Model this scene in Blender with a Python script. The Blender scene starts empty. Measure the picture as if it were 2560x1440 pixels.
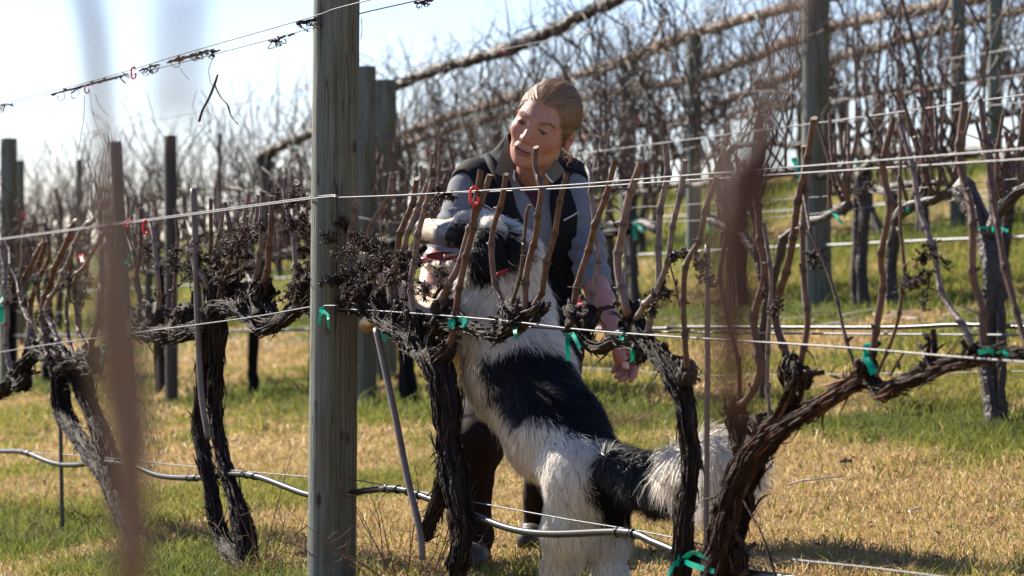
import bpy, math
import numpy as np
from mathutils import Vector, Matrix
rng = np.random.default_rng(7)
F = 7111.0          # focal length in pixels of the 2560 px wide picture (100 mm on 36 mm)
CZ = 1.0            # camera height
scene = bpy.context.scene
SKIP = ''
# ------------------------------------------------------------------ camera
cam = bpy.data.cameras.new('camera'); cam.lens = 100.0; cam.sensor_width = 36.0
cam.clip_start = 0.1; cam.clip_end = 3000
cam.dof.use_dof = True; cam.dof.focus_distance = 7.35; cam.dof.aperture_fstop = 6.3; cam.dof.aperture_blades = 0
camo = bpy.data.objects.new('camera', cam); scene.collection.objects.link(camo)
camo.location = (0, 0, CZ); camo.rotation_euler = (math.pi/2, 0, 0); scene.camera = camo
# ------------------------------------------------------------------ sky and sun
SUN_DIR = Vector((-0.60, 0.62, 0.62)).normalized()          # towards the sun: behind the rows, to the left
sun = bpy.data.lights.new('sun', 'SUN'); sun.energy = 4.8; sun.angle = math.radians(0.5); sun.color = (1.0, 0.92, 0.79)
suno = bpy.data.objects.new('sun', sun); scene.collection.objects.link(suno)
suno.rotation_euler = (-SUN_DIR).to_track_quat('-Z', 'Y').to_euler(); suno.location = (-20, 20, 20)
world = bpy.data.worlds.new('World'); scene.world = world; world.use_nodes = True
wn = world.node_tree.nodes; wl = world.node_tree.links
bg = wn['Background']; sky = wn.new('ShaderNodeTexSky'); sky.sky_type = 'NISHITA'; sky.sun_disc = False
sky.sun_elevation = math.asin(SUN_DIR.z); sky.sun_rotation = math.atan2(SUN_DIR.x, SUN_DIR.y)
sky.air_density = 1.0; sky.dust_density = 0.2; sky.ozone_density = 4.0
hm = wn.new('ShaderNodeMix'); hm.data_type = 'RGBA'; hm.blend_type = 'MULTIPLY'; hm.inputs[0].default_value = 1; hm.inputs[7].default_value = (1.06, .95, 1.02, 1)
wl.new(sky.outputs[0], hm.inputs[6]); wl.new(hm.outputs[2], bg.inputs[0]); bg.inputs[1].default_value = 0.066
scene.view_settings.view_transform = 'Standard'; scene.view_settings.look = 'None'
scene.view_settings.exposure = 1.44; scene.view_settings.gamma = 1.0
scene.cycles.max_bounces = 8; scene.cycles.transparent_max_bounces = 8; scene.cycles.caustics_reflective = False
scene.cycles.caustics_refractive = False

# ------------------------------------------------------------------ places
RU = np.array([-0.44, 0.898]); RN = np.array([0.898, 0.44])   # row direction (away from the camera) and row normal
BD = np.array([-50, 4.5, 6.3, 9.3, 12.5, 16, 18.5, 22, 30, 60, 140.])
BZ = np.array([0, 0, 0, 0.20, 0.48, 0.95, 1.12, 1.05, 0.6, -1.5, -8.])
def gz(x, y):
    x = np.asarray(x, float); y = np.asarray(y, float)
    d = RN[0]*x + RN[1]*y
    b = np.interp(d, BD, BZ)
    return CZ - 1.006 + 0.0271*y + 0.1*x*np.where(np.abs(x) > 12, 12/np.maximum(np.abs(x), 1e-6), 1) + b
def gzn(x, y):
    x = np.asarray(x, float); y = np.asarray(y, float)
    return gz(x, y) + 0.012*np.sin(x*3.1+y*1.7) + 0.010*np.sin(x*7.3-y*4.1+1) + 0.006*np.sin(x*15+y*11)
def P(px, py, D):
    return np.array([(px-1280)/F*D, D, CZ-(py-720)/F*D])
def rowD(px, d): return d/(0.898*(px-1280)/F+0.44)
def R(px, py, d): return P(px, py, rowD(px, d))
DA, DB, DC, DDR, DE, DF = 3.02, 6.3, 9.3, 12.5, 16.0, 18.3

# ------------------------------------------------------------------ materials
def mat(name, base=(.5,.5,.5), rough=.7, metal=0., spec=.5, noise=None, bump=None, attr=None, trans=0., sheen=0., stretch=(1,1,1), coat=0):
    m = bpy.data.materials.new(name); m.use_nodes = True
    nt = m.node_tree; b = nt.nodes['Principled BSDF']; L = nt.links
    b.inputs['Roughness'].default_value = rough; b.inputs['Metallic'].default_value = metal
    b.inputs['Specular IOR Level'].default_value = spec
    b.inputs['Base Color'].default_value = (*base, 1)
    if sheen: b.inputs['Sheen Weight'].default_value = sheen
    if coat: b.inputs['Coat Weight'].default_value = coat
    tc = nt.nodes.new('ShaderNodeTexCoord'); mp = nt.nodes.new('ShaderNodeMapping')
    mp.inputs['Scale'].default_value = stretch; L.new(tc.outputs['Object'], mp.inputs['Vector'])
    col = None
    if attr:
        a = nt.nodes.new('ShaderNodeAttribute'); a.attribute_name = attr; col = a.outputs['Color']
    if noise:                       # noise = (scale, colour2, contrast low, high)
        n = nt.nodes.new('ShaderNodeTexNoise'); n.inputs['Scale'].default_value = noise[0]; n.inputs['Detail'].default_value = 6
        n.inputs['Roughness'].default_value = 0.65
        L.new(mp.outputs[0], n.inputs['Vector'])
        r = nt.nodes.new('ShaderNodeMapRange'); r.inputs[1].default_value = noise[2]; r.inputs[2].default_value = noise[3]
        L.new(n.outputs['Fac'], r.inputs[0])
        mx = nt.nodes.new('ShaderNodeMix'); mx.data_type = 'RGBA'
        if attr:
            mx.blend_type = 'MULTIPLY'; L.new(col, mx.inputs[6])
        else: mx.inputs[6].default_value = (*base, 1)
        mx.inputs[7].default_value = (*noise[1], 1)
        L.new(r.outputs[0], mx.inputs[0]); col = mx.outputs[2]
    if col is not None: L.new(col, b.inputs['Base Color'])
    if bump:                        # (scale, strength, distance)
        n = nt.nodes.new('ShaderNodeTexNoise'); n.inputs['Scale'].default_value = bump[0]; n.inputs['Detail'].default_value = 5
        L.new(mp.outputs[0], n.inputs['Vector'])
        bp = nt.nodes.new('ShaderNodeBump'); bp.inputs['Strength'].default_value = bump[1]; bp.inputs['Distance'].default_value = bump[2]
        L.new(n.outputs['Fac'], bp.inputs['Height']); L.new(bp.outputs[0], b.inputs['Normal'])
    if trans:
        t = nt.nodes.new('ShaderNodeBsdfTranslucent'); ms = nt.nodes.new('ShaderNodeMixShader'); ms.inputs[0].default_value = trans
        if col is not None: L.new(col, t.inputs[0])
        else: t.inputs[0].default_value = (*base, 1)
        L.new(b.outputs[0], ms.inputs[1]); L.new(t.outputs[0], ms.inputs[2]); L.new(ms.outputs[0], nt.nodes['Material Output'].inputs[0])
    return m
M = {}
M['bark'] = mat('bark', (.040,.027,.024), .7, spec=.18, attr='Col', noise=(60,(.45,.42,.42),.35,.7), bump=(150,1,.006))
M['old_bark'] = mat('old_bark', (.035,.024,.022), .55, spec=.5, noise=(30,(.07,.055,.05),.5,.8), bump=(60,1,.012))
M['strip'] = mat('bark_strip', (.055,.036,.03), .6, noise=(60,(.02,.014,.012),.4,.7))
M['cane'] = mat('cane', (.17,.088,.055), .5, noise=(14,(.30,.22,.17),.40,.68), bump=(180,.4,.002), spec=.5)
M['graycane'] = mat('grey_cane', (.20,.15,.13), .5, noise=(18,(.33,.28,.26),.4,.65), bump=(160,.4,.002))
M['cut'] = mat('cut_wood', (.42,.27,.14), .8)
M['redcane'] = mat('far_cane', (.085,.05,.036), .6, noise=(9,(.17,.11,.08),.4,.65))
M['fartwig'] = mat('far_twig', (.034,.018,.013), .6, noise=(2,(.075,.042,.03),.4,.65))
M['palebeam'] = mat('pale_bark', (.30,.21,.15), .7, noise=(9,(.14,.09,.07),.45,.7), bump=(30,1,.02))
M['rachis'] = mat('dried_stem', (.022,.009,.007), .65, spec=.3, noise=(50,(.06,.018,.010),.48,.72))
M['wire'] = mat('wire', (.12,.12,.13), .48, metal=.6, spec=.3)
M['hose'] = mat('hose', (.010,.010,.012), .33, spec=.32)
M['green'] = mat('green_tape', (.0,.42,.30), .35, trans=.45)
M['red'] = mat('red_plastic', (.75,.02,.03), .3, trans=.15)
M['pink'] = mat('pink_tape', (.8,.16,.18), .4, trans=.4)
M['darkfront'] = mat('dark_front_wood', (.085,.030,.015), .8, noise=(12,(.06,.022,.012),.4,.7), bump=(20,1,.01))
M['fronttwig'] = mat('front_wood', (.23,.14,.088), .8, noise=(12,(.17,.10,.06),.4,.7), bump=(20,1,.01))
M['stake'] = mat('stake', (.17,.13,.12), .5, noise=(12,(.10,.07,.06),.4,.7))
M['steel'] = mat('steel_stake', (.06,.055,.06), .4, metal=.5)

def wood_mat():
    m = bpy.data.materials.new('treated_post_wood'); m.use_nodes = True
    nt = m.node_tree; L = nt.links; b = nt.nodes['Principled BSDF']; b.inputs['Roughness'].default_value = .8
    N = nt.nodes.new
    tc = N('ShaderNodeTexCoord'); mp = N('ShaderNodeMapping'); mp.inputs['Scale'].default_value = (60,60,1.3); L.new(tc.outputs['Object'], mp.inputs[0])
    mp2 = N('ShaderNodeMapping'); mp2.inputs['Scale'].default_value = (7,7,2.2); L.new(tc.outputs['Object'], mp2.inputs[0])
    n1 = N('ShaderNodeTexNoise'); n1.inputs['Scale'].default_value = 2.2; n1.inputs['Detail'].default_value = 9; n1.inputs['Roughness'].default_value=.7; L.new(mp.outputs[0], n1.inputs[0])
    n2 = N('ShaderNodeTexNoise'); n2.inputs['Scale'].default_value = 1.3; n2.inputs['Detail'].default_value = 5; L.new(mp2.outputs[0], n2.inputs[0])
    cr = N('ShaderNodeValToRGB'); cr.color_ramp.elements[0].position=.38; cr.color_ramp.elements[0].color=(.045,.037,.026,1)
    cr.color_ramp.elements[1].position=.63; cr.color_ramp.elements[1].color=(.25,.235,.175,1)
    e = cr.color_ramp.elements.new(.5); e.color=(.125,.115,.084,1); L.new(n1.outputs['Fac'], cr.inputs[0])
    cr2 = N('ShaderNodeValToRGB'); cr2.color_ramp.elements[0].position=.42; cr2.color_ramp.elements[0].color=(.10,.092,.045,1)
    cr2.color_ramp.elements[1].position=.62; cr2.color_ramp.elements[1].color=(.145,.185,.175,1); sx = N('ShaderNodeSeparateXYZ'); L.new(tc.outputs['Object'], sx.inputs[0]); gx = N('ShaderNodeMapRange'); gx.inputs[1].default_value=.045; gx.inputs[2].default_value=-.055; gx.inputs[3].default_value=-.16; gx.inputs[4].default_value=.20; L.new(sx.outputs[0], gx.inputs[0])  # lit left side put into the copper-treated wood's colour as teal, right side olive
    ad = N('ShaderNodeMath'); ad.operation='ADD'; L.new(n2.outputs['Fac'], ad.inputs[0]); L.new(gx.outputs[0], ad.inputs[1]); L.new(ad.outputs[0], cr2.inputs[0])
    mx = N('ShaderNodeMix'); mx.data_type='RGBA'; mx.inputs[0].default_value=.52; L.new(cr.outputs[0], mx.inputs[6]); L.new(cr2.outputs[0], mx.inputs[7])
    mp3 = N('ShaderNodeMapping'); mp3.inputs['Scale'].default_value = (26,26,.9); L.new(tc.outputs['Object'], mp3.inputs[0])
    n3 = N('ShaderNodeTexNoise'); n3.inputs['Scale'].default_value = 1.0; n3.inputs['Detail'].default_value = 2; L.new(mp3.outputs[0], n3.inputs[0])
    su = N('ShaderNodeMath'); su.operation='SUBTRACT'; su.inputs[1].default_value=.5; L.new(n3.outputs['Fac'], su.inputs[0]); ab = N('ShaderNodeMath'); ab.operation='ABSOLUTE'; L.new(su.outputs[0], ab.inputs[0])
    rr = N('ShaderNodeMapRange'); rr.inputs[1].default_value=.0; rr.inputs[2].default_value=.013; L.new(ab.outputs[0], rr.inputs[0])
    mp4 = N('ShaderNodeMapping'); mp4.inputs['Scale'].default_value = (9,9,4.5); L.new(tc.outputs['Object'], mp4.inputs[0]); vo = N('ShaderNodeTexVoronoi'); vo.inputs['Scale'].default_value=1.; L.new(mp4.outputs[0], vo.inputs[0])
    kn = N('ShaderNodeMapRange'); kn.inputs[1].default_value=.05; kn.inputs[2].default_value=.12; L.new(vo.outputs['Distance'], kn.inputs[0])
    mm = N('ShaderNodeMath'); mm.operation='MULTIPLY'; L.new(rr.outputs[0], mm.inputs[0]); L.new(kn.outputs[0], mm.inputs[1])
    mx2 = N('ShaderNodeMix'); mx2.data_type='RGBA'; mx2.inputs[6].default_value=(.022,.018,.013,1); L.new(mx.outputs[2], mx2.inputs[7]); L.new(mm.outputs[0], mx2.inputs[0])
    L.new(mx2.outputs[2], b.inputs['Base Color'])
    bp = N('ShaderNodeBump'); bp.inputs['Strength'].default_value=1; bp.inputs['Distance'].default_value=.006; L.new(n1.outputs['Fac'], bp.inputs['Height']); L.new(bp.outputs[0], b.inputs['Normal'])
    return m
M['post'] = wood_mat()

# ------------------------------------------------------------------ objects and tags
C = scene.collection
def tag(o, label=None, cat=None, group=None, kind=None):
    if label: o['label'] = label
    if cat: o['category'] = cat
    if group: o['group'] = group
    if kind: o['kind'] = kind
    return o
def empty(name, loc, label, cat, group=None):
    o = bpy.data.objects.new(name, None); C.objects.link(o); o.location = [float(v) for v in loc]; o.empty_display_size = .1
    return tag(o, label, cat, group)
def meshobj(name, V, Fc, m, parent=None, col=None, smooth=True, normals=None):
    """V (n,3) world coordinates; Fc an (k,4) array or a list of arrays of equal-width faces"""
    V = np.asarray(V, np.float32)
    if not isinstance(Fc, (list, tuple)): Fc = [Fc]
    Fc = [np.asarray(f, np.int32) for f in Fc if len(f)]
    me = bpy.data.meshes.new(name)
    me.vertices.add(len(V))
    if parent is not None: V = V - np.array(parent_loc(parent), np.float32)
    me.vertices.foreach_set('co', V.ravel())
    nl = sum(f.size for f in Fc); npol = sum(len(f) for f in Fc)
    me.loops.add(nl); me.polygons.add(npol)
    me.loops.foreach_set('vertex_index', np.concatenate([f.ravel() for f in Fc]))
    st = []; s = 0
    for f in Fc:
        st.append(s + np.arange(len(f))*f.shape[1]); s += f.size
    me.polygons.foreach_set('loop_start', np.concatenate(st).astype(np.int32))
    me.update(calc_edges=True)
    me.polygons.foreach_set('use_smooth', np.full(npol, smooth))
    if col is not None:
        a = me.color_attributes.new('Col', 'FLOAT_COLOR', 'POINT')
        c4 = np.ones((len(V), 4), np.float32); c4[:, :3] = col; a.data.foreach_set('color', c4.ravel())
    if normals is not None: me.normals_split_custom_set_from_vertices(np.asarray(normals, np.float32))
    if isinstance(m, (list, tuple)):
        for q in m: me.materials.append(q)
    else: me.materials.append(m)
    o = bpy.data.objects.new(name, me); C.objects.link(o)
    if parent is not None: o.parent = parent
    return o
def parent_loc(p):
    l = np.array(p.location[:]); 
    while p.parent is not None: p = p.parent; l = l + np.array(p.location[:])
    return l
def recenter(o):
    """put a top-level mesh's origin at its base centre"""
    me = o.data; n = len(me.vertices); a = np.empty(n*3, np.float32); me.vertices.foreach_get('co', a); a = a.reshape(-1,3)
    c = np.array([(a[:,0].min()+a[:,0].max())/2, (a[:,1].min()+a[:,1].max())/2, a[:,2].min()])
    me.vertices.foreach_set('co', (a-c).ravel().astype(np.float32)); o.location = c.tolist(); me.update(); return o

# ------------------------------------------------------------------ tubes
def catmull(pts, n):
    pts = np.asarray(pts, float)
    if len(pts) < 3:
        t = np.linspace(0, 1, n)[:, None]; return pts[0]*(1-t)+pts[-1]*t
    p = np.vstack([2*pts[0]-pts[1], pts, 2*pts[-1]-pts[-2]])
    seg = np.linalg.norm(np.diff(pts[:, :3], axis=0), axis=1); cum = np.r_[0, np.cumsum(seg)]
    u = np.linspace(0, cum[-1], n); i = np.clip(np.searchsorted(cum, u, side='right')-1, 0, len(pts)-2)
    t = ((u-cum[i])/np.maximum(seg[i], 1e-9))[:, None]
    a, b, c, d = p[i], p[i+1], p[i+2], p[i+3]
    return .5*((2*b)+(-a+c)*t+(2*a-5*b+4*c-d)*t*t+(-a+3*b-3*c+d)*t**3)
def batch_tubes(Pts, Rad, sides=5, rough=0., caps=True, seed=0):
    """Pts (N,K,3), Rad (N,K) -> verts, [quads, tris]"""
    Pts = np.asarray(Pts, float); Rad = np.asarray(Rad, float); N, K, _ = Pts.shape
    T = np.gradient(Pts, axis=1); T /= np.linalg.norm(T, axis=2, keepdims=True)+1e-12
    ref = np.where(np.abs(T[:, :1, 2:3]) > .8, np.array([[[1., 0, 0]]]), np.array([[[0, 0, 1.]]]))
    U = np.empty_like(T); u = ref[:, 0]
    for k in range(K):
        u = u - T[:, k]*np.sum(u*T[:, k], axis=1, keepdims=True); u /= np.linalg.norm(u, axis=1, keepdims=True)+1e-12; U[:, k] = u
    W = np.cross(T, U)
    th = np.arange(sides)*2*np.pi/sides
    r = Rad[:, :, None]*np.ones(sides)
    if rough: r = r*(1+rough*np.random.default_rng(seed).normal(size=r.shape))
    V = Pts[:, :, None, :] + r[..., None]*(np.cos(th)[None, None, :, None]*U[:, :, None, :] + np.sin(th)[None, None, :, None]*W[:, :, None, :])
    V = V.reshape(-1, 3)
    base = (np.arange(N)*K*sides)[:, None, None] + (np.arange(K-1)*sides)[None, :, None]
    j = np.arange(sides); jn = (j+1) % sides
    q = np.stack([base+j, base+jn, base+sides+jn, base+sides+j], -1).reshape(-1, 4)
    fs = [q]
    if caps:
        a = (np.arange(N)*K*sides)[:, None]; z = a+(K-1)*sides
        fs.append(np.vstack([a+j[::-1], z+j]))
    return V, fs
class MB:
    """collects geometry for ONE mesh"""
    def __init__(s): s.V = []; s.F = {}; s.n = 0; s.c = []
    def add(s, V, fs, col=None):
        V = np.asarray(V)
        if not isinstance(fs, (list, tuple)): fs = [fs]
        for f in fs:
            f = np.asarray(f)
            if len(f): s.F.setdefault(f.shape[1], []).append(f+s.n)
        s.V.append(V); s.n += len(V)
        s.c.append(np.tile(np.array(col if col is not None else (1, 1, 1), float), (len(V), 1)) if (col is None or np.ndim(col) == 1) else col)
    def tube(s, pts, rad, n=None, sides=8, rough=0., seed=0, col=None, ridge=0.):
        pts = np.asarray(pts, float); rad = np.asarray(rad, float)
        if rad.ndim == 0: rad = np.full(len(pts), float(rad))
        n = n or max(2, len(pts)*4)
        q = catmull(np.hstack([pts, rad[:, None]]), n)
        r = np.maximum(q[:, 3], 1e-4)
        V, fs = batch_tubes(q[None, :, :3], r[None], sides, rough, seed=seed)
        if ridge:
            g = np.random.default_rng(seed)
            c = np.repeat(q[:, :3], sides, axis=0); prof = 1+ridge*g.normal(size=sides)
            prof2 = 1+ridge*.6*g.normal(size=(n, sides)); w = prof[None]*prof2
            for _ in range(1): w[1:-1] = (w[:-2]+w[1:-1]*2+w[2:])/4
            V = c+(V-c)*w.reshape(-1, 1)
        s.add(V, fs, col); return q
    def obj(s, name, m, parent=None, smooth=True, col=False):
        return meshobj(name, np.vstack(s.V), [np.vstack(v) for v in s.F.values()], m, parent, np.vstack(s.c) if col else None, smooth)
# ------------------------------------------------------------------ ground
def vnoise(x, y, s, seed=0):
    g = np.random.default_rng(seed).random((256, 256)); x = np.asarray(x)*s+500; y = np.asarray(y)*s+500
    i = np.floor(x).astype(int); j = np.floor(y).astype(int); fx = x-i; fy = y-j
    fx = fx*fx*(3-2*fx); fy = fy*fy*(3-2*fy); w = lambda a, b: g[a % 256, b % 256]
    return (w(i, j)*(1-fx)+w(i+1, j)*fx)*(1-fy)+(w(i, j+1)*(1-fx)+w(i+1, j+1)*fx)*fy
def fnoise(x, y, s, seed=0): return (vnoise(x, y, s, seed)+.5*vnoise(x, y, s*2.1, seed+1)+.25*vnoise(x, y, s*4.3, seed+2))/1.75
def greenness(x, y):
    d = RN[0]*x+RN[1]*y
    n = fnoise(x, y, .9, 3); n2 = fnoise(x, y, 2.2, 9)
    strip = np.zeros_like(x)
    for r, w in ((2.9, .25), (6.2, .42), (9.2, .5), (12.4, .6), (15.9, .6)):
        strip = np.maximum(strip, np.exp(-((d-r)/w)**2))
    g = strip*(-.10+1.25*n2)*.80+(n-.46)*2.1+(n2-.5)*.9+.06+np.clip((d-8.5)/4, 0, .42)
    return np.clip(g, 0, 1), strip
def ground_mesh():
    def axis(lo, hi, step, far, grow=1.22):
        a = list(np.arange(lo, hi, step)); s = step
        while a[-1] < far: s *= grow; a.append(a[-1]+s)
        return a
    xs = axis(0, 9, .09, 700); xs = np.array([-v for v in xs[:0:-1]]+xs)
    ys = axis(4, 34, .10, 900); ys0 = axis(0, 6, .5, 120); ys = np.array([4-v for v in ys0[:0:-1]]+ys)
    X, Y = np.meshgrid(xs, ys, indexing='ij'); Z = gzn(X, Y)+.012*(fnoise(X, Y, 9, 5)-.5)
    V = np.stack([X, Y, Z], -1).reshape(-1, 3); nx, ny = X.shape
    i = (np.arange(nx-1)[:, None]*ny+np.arange(ny-1)).ravel()
    Fc = np.stack([i, i+ny, i+ny+1, i+1], -1)
    g, _ = greenness(V[:, 0], V[:, 1]); g = np.clip(g, 0, 1)[:, None]
    n = fnoise(V[:, 0], V[:, 1], 14, 30)[:, None]
    col = (np.array([.30,.205,.095])*(1-g)+np.array([.11,.15,.03])*g)*(.6+.8*n)
    m = mat('ground_turf', rough=.95, attr='Col', noise=(45, (.45,.42,.38), .35, .7), bump=(60, .8, .02), spec=.1)
    o = meshobj('ground', V, Fc, m, col=col); tag(o, 'sloping vineyard ground of straw coloured and green turf', 'ground', kind='structure')
ground_mesh()
def blades(n, yr, half, seed, scale=1., name='grass'):
    g = np.random.default_rng(seed)
    y = yr[0]+(yr[1]-yr[0])*g.random(n)**.9; x = (g.random(n)*2-1)*(y*.18*half[0]+half[1])
    gr, strip = greenness(x, y); clump = fnoise(x, y, 6, 41); fine = fnoise(x, y, 20, 47)
    keep = g.random(n) < np.clip(.35+1.0*fine+gr*.5, 0, 1)
    x, y, gr, strip, clump = x[keep], y[keep], gr[keep], strip[keep], clump[keep]; n = len(x)
    isg = g.random(n) < np.clip(gr*1.35-.12, 0.05, .93)
    h = np.where(isg, .025+.045*g.random(n)+strip*.06*clump*g.random(n), .018+.030*g.random(n)**1.5+.03*(clump>.62)*g.random(n))
    tall = (g.random(n) < .012) & (strip > .2); h = np.where(tall, h+.12*g.random(n), h); h = h*(1+.2*(scale-1))
    w = np.where(isg, .0021, .0016)*(.7+.7*g.random(n))*scale
    a = g.random(n)*2*np.pi; lean = np.where(isg, .25+.5*g.random(n), .5+1.3*g.random(n))*h
    z0 = gzn(x, y)-.006
    B = np.stack([x, y, z0], -1); D = np.stack([np.cos(a), np.sin(a), 0*a], -1)
    b = g.random(n)*2*np.pi; S = np.stack([np.cos(b), np.sin(b), 0*b], -1)
    curl = g.normal(size=(n, 2))*.25
    mid = B+D*lean[:, None]*.35; mid[:, 2] += h*.6
    tip = B+D*lean[:, None]; tip[:, 2] += h*np.where(isg, .95, .75); tip[:, :2] += curl*h[:, None]
    wv = S*w[:, None]
    V = np.stack([B-wv, B+wv, mid+wv*.8, mid-wv*.8, tip], 1).reshape(-1, 3)
    k = np.arange(n)*5
    Fq = np.stack([k, k+1, k+2, k+3], -1); Ft = np.stack([k+3, k+2, k+4], -1)
    t = g.random(n)[:, None]
    straw = np.array([.52,.375,.175])*(1-t)+np.array([.33,.215,.09])*t
    pale = g.random(n)[:, None] < .10; straw = np.where(pale, np.array([.66,.55,.36]), straw)
    lush = strip[:, None]*.8
    green = (np.array([.28,.26,.055])*(1-t)+np.array([.12,.14,.03])*t)*(1-lush)+(np.array([.14,.17,.035])*(1-t)+np.array([.045,.07,.02])*t)*lush
    c = np.where(isg[:, None], green, straw)
    return V, Fq, Ft, np.repeat(c, 5, axis=0)
M['grass'] = mat('grass_blades', rough=.6, attr='Col', trans=.55, spec=.18)
if 'grass' not in SKIP:
    mb = MB()
    for n, yr, half, sc, sd in ((330000, (6.6, 13), (1.25, .8), 1.0, 1), (190000, (13, 22), (1.2, 1.0), 1.9, 2), (90000, (22, 45), (1.15, 1.5), 3.4, 3)):
        V, Fq, Ft, c = blades(n, yr, half, sd, sc); mb.add(V, [Fq, Ft], c)
    o = mb.obj('grass', M['grass'], col=True, smooth=False); tag(o, 'dry straw and fresh green grass covering the slope', 'grass', kind='stuff')

g = np.random.default_rng(91); n = 2600; y = 7+16*g.random(n)**1.2; x = (g.random(n)*2-1)*(y*.2+.6); a = g.random(n)*6.28; r = g.uniform(.004, .012, n)*(1+y/30)
c = np.stack([x, y, gzn(x, y)+.018+.012*g.random(n)], -1); U = np.stack([np.cos(a), np.sin(a), .3*g.normal(size=n)], -1)*r[:, None]; W2 = np.stack([-np.sin(a), np.cos(a), .3*g.normal(size=n)], -1)*r[:, None]*.6
up = np.array([0, 0, 1])*r[:, None]*.45; V = np.stack([c-U, c-W2+up, c+U*1.1, c+W2+up, c], 1).reshape(-1, 3); k = np.arange(n)*5
Ft = np.vstack([np.stack([k+i, k+(i+1) % 4, k+4], -1) for i in range(4)])
o = meshobj('leaf_litter', V, Ft, M['grass'], col=np.repeat(np.array([.16,.09,.05])*g.uniform(.4, 1.6, (n, 1)), 5, 0), smooth=False); tag(o, 'brown dead leaf scraps scattered in the turf', 'leaf litter', kind='stuff')
# ------------------------------------------------------------------ posts
def post(px, d, top_y, radius, label, foot_y=None, lean=0., D=None, name='wooden_post', group='trellis posts', m=None, cut=0., bottom_px=None):
    D = D or rowD(px, d); bpx = bottom_px if bottom_px is not None else px-lean
    foot = P(bpx, 900, D); g = float(gz(foot[0], foot[1]))
    foot = np.array([foot[0], foot[1], g-.08]); top = P(px, top_y, D)
    n, s = 46, 40; t = np.linspace(0, 1, n); c = foot*(1-t)[:, None]+top*t[:, None]
    th = np.arange(s)*2*np.pi/s; r0 = np.random.default_rng(int(px*7+top_y+5))
    prof = 1+.02*np.sin(th*2+r0.random()*6)+.012*np.sin(th*5+r0.random()*6)
    rr = radius*prof[None]*(1+.05*(1-t)[:, None]-.02*t[:, None])*np.ones((n, s))
    for k in range(5):           # drying cracks
        j = r0.integers(s); a = r0.integers(n-8); b = a+r0.integers(8, n); rr[a:b, j] *= .955
    rr *= 1+.006*r0.normal(size=rr.shape)
    rr[-1] *= .93
    V = np.stack([c[:, None, 0]+rr*np.cos(th), c[:, None, 1]+rr*np.sin(th), c[:, None, 2]+0*rr], -1)
    V[-1, :, 2] += .004; V[-2, :, 2] = V[-1, :, 2]-.006
    if cut: V[-1, :, 2] += cut*np.cos(th); V[-2, :, 2] += cut*np.cos(th)
    V = V.reshape(-1, 3); b = (np.arange(n-1)*s)[:, None]; j = np.arange(s); jn = (j+1) % s
    q = np.stack([b+j, b+jn, b+s+jn, b+s+j], -1).reshape(-1, 4)
    o = meshobj(name, V, [q, ((n-1)*s+j)[None]], m or M['post']); recenter(o)
    return tag(o, label, 'post', group)
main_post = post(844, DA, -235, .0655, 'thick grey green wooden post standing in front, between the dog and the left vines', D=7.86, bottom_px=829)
# staple plates and the red brown stain patch of the front post
for (pxa, pya, hh) in ((888, 297, .034),):
    pass
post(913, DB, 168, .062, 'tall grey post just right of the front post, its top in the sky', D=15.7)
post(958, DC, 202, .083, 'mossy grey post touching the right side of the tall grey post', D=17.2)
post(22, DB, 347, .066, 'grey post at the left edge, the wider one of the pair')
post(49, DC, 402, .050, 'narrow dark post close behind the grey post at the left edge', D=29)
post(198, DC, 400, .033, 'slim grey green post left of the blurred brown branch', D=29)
post(287, DB, 355, .040, 'brown post leaning behind the blurred brown branch', lean=-34, D=18.5, m=M['stake'])
post(426, DB, 340, .040, 'dark charcoal post left of the twin trunk vine', lean=-4, D=17.8, m=M['old_bark'])
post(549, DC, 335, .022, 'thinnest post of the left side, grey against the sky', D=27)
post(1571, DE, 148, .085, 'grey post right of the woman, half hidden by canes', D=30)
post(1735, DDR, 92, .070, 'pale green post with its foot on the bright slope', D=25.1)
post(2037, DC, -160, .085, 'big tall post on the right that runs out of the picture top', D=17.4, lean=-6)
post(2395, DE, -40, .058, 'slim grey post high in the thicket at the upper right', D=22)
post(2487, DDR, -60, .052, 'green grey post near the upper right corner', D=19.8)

# ------------------------------------------------------------------ wires and hoses
def runline(name, pts, d, rad, m, label, cat, group, n=120, sides=6, off=0., D=None, bumps=0.):
    pts = np.asarray(pts, float)
    Q = np.array([R(p[0], p[1], d+off) if D is None else P(p[0], p[1], D) for p in pts])
    mb = MB(); n = max(n, 60); cm = catmull(Q, n)
    r = np.full(n, rad)
    V, fs = batch_tubes(cm[None], r[None], sides); mb.add(V, fs)
    o = mb.obj(name, m); recenter(o); return tag(o, label, cat, group), cm
W = 'trellis wires of the front row'
runline('trellis_wire', [(-300,340),(0,261),(250,197),(480,128),(780,42),(845,20),(1080,-40),(1400,-130)], DA, .0017, M['wire'], 'uppermost thin wire of the front row, against the sky', 'wire', W, off=-.07)
runline('trellis_wire', [(-300,338),(0,266),(250,206),(490,147),(780,70),(900,34),(1080,-8),(1400,-95)], DA, .0017, M['wire'], 'thin wire just below the uppermost wire of the front row', 'wire', W, off=.07)
runline('trellis_wire', [(-300,645),(0,600),(400,548),(780,497),(845,492)], DA, .0019, M['wire'], 'silver wire running left from the front post at shoulder height of the woman', 'wire', W, off=-.07)
runline('trellis_wire', [(-300,640),(0,597),(400,544),(780,493),(845,489)], DA, .0018, M['wire'], 'thinner silver wire twisted along the left shoulder height wire', 'wire', W, off=-.06)
_, midw = runline('trellis_wire', [(845,494),(1000,488),(1180,478),(1430,462),(1700,440),(2100,409),(2560,372),(2900,345)], DA, .0018, M['wire'], 'upper of two parallel wires crossing the chest of the woman', 'wire', W, off=-.035)
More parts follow.
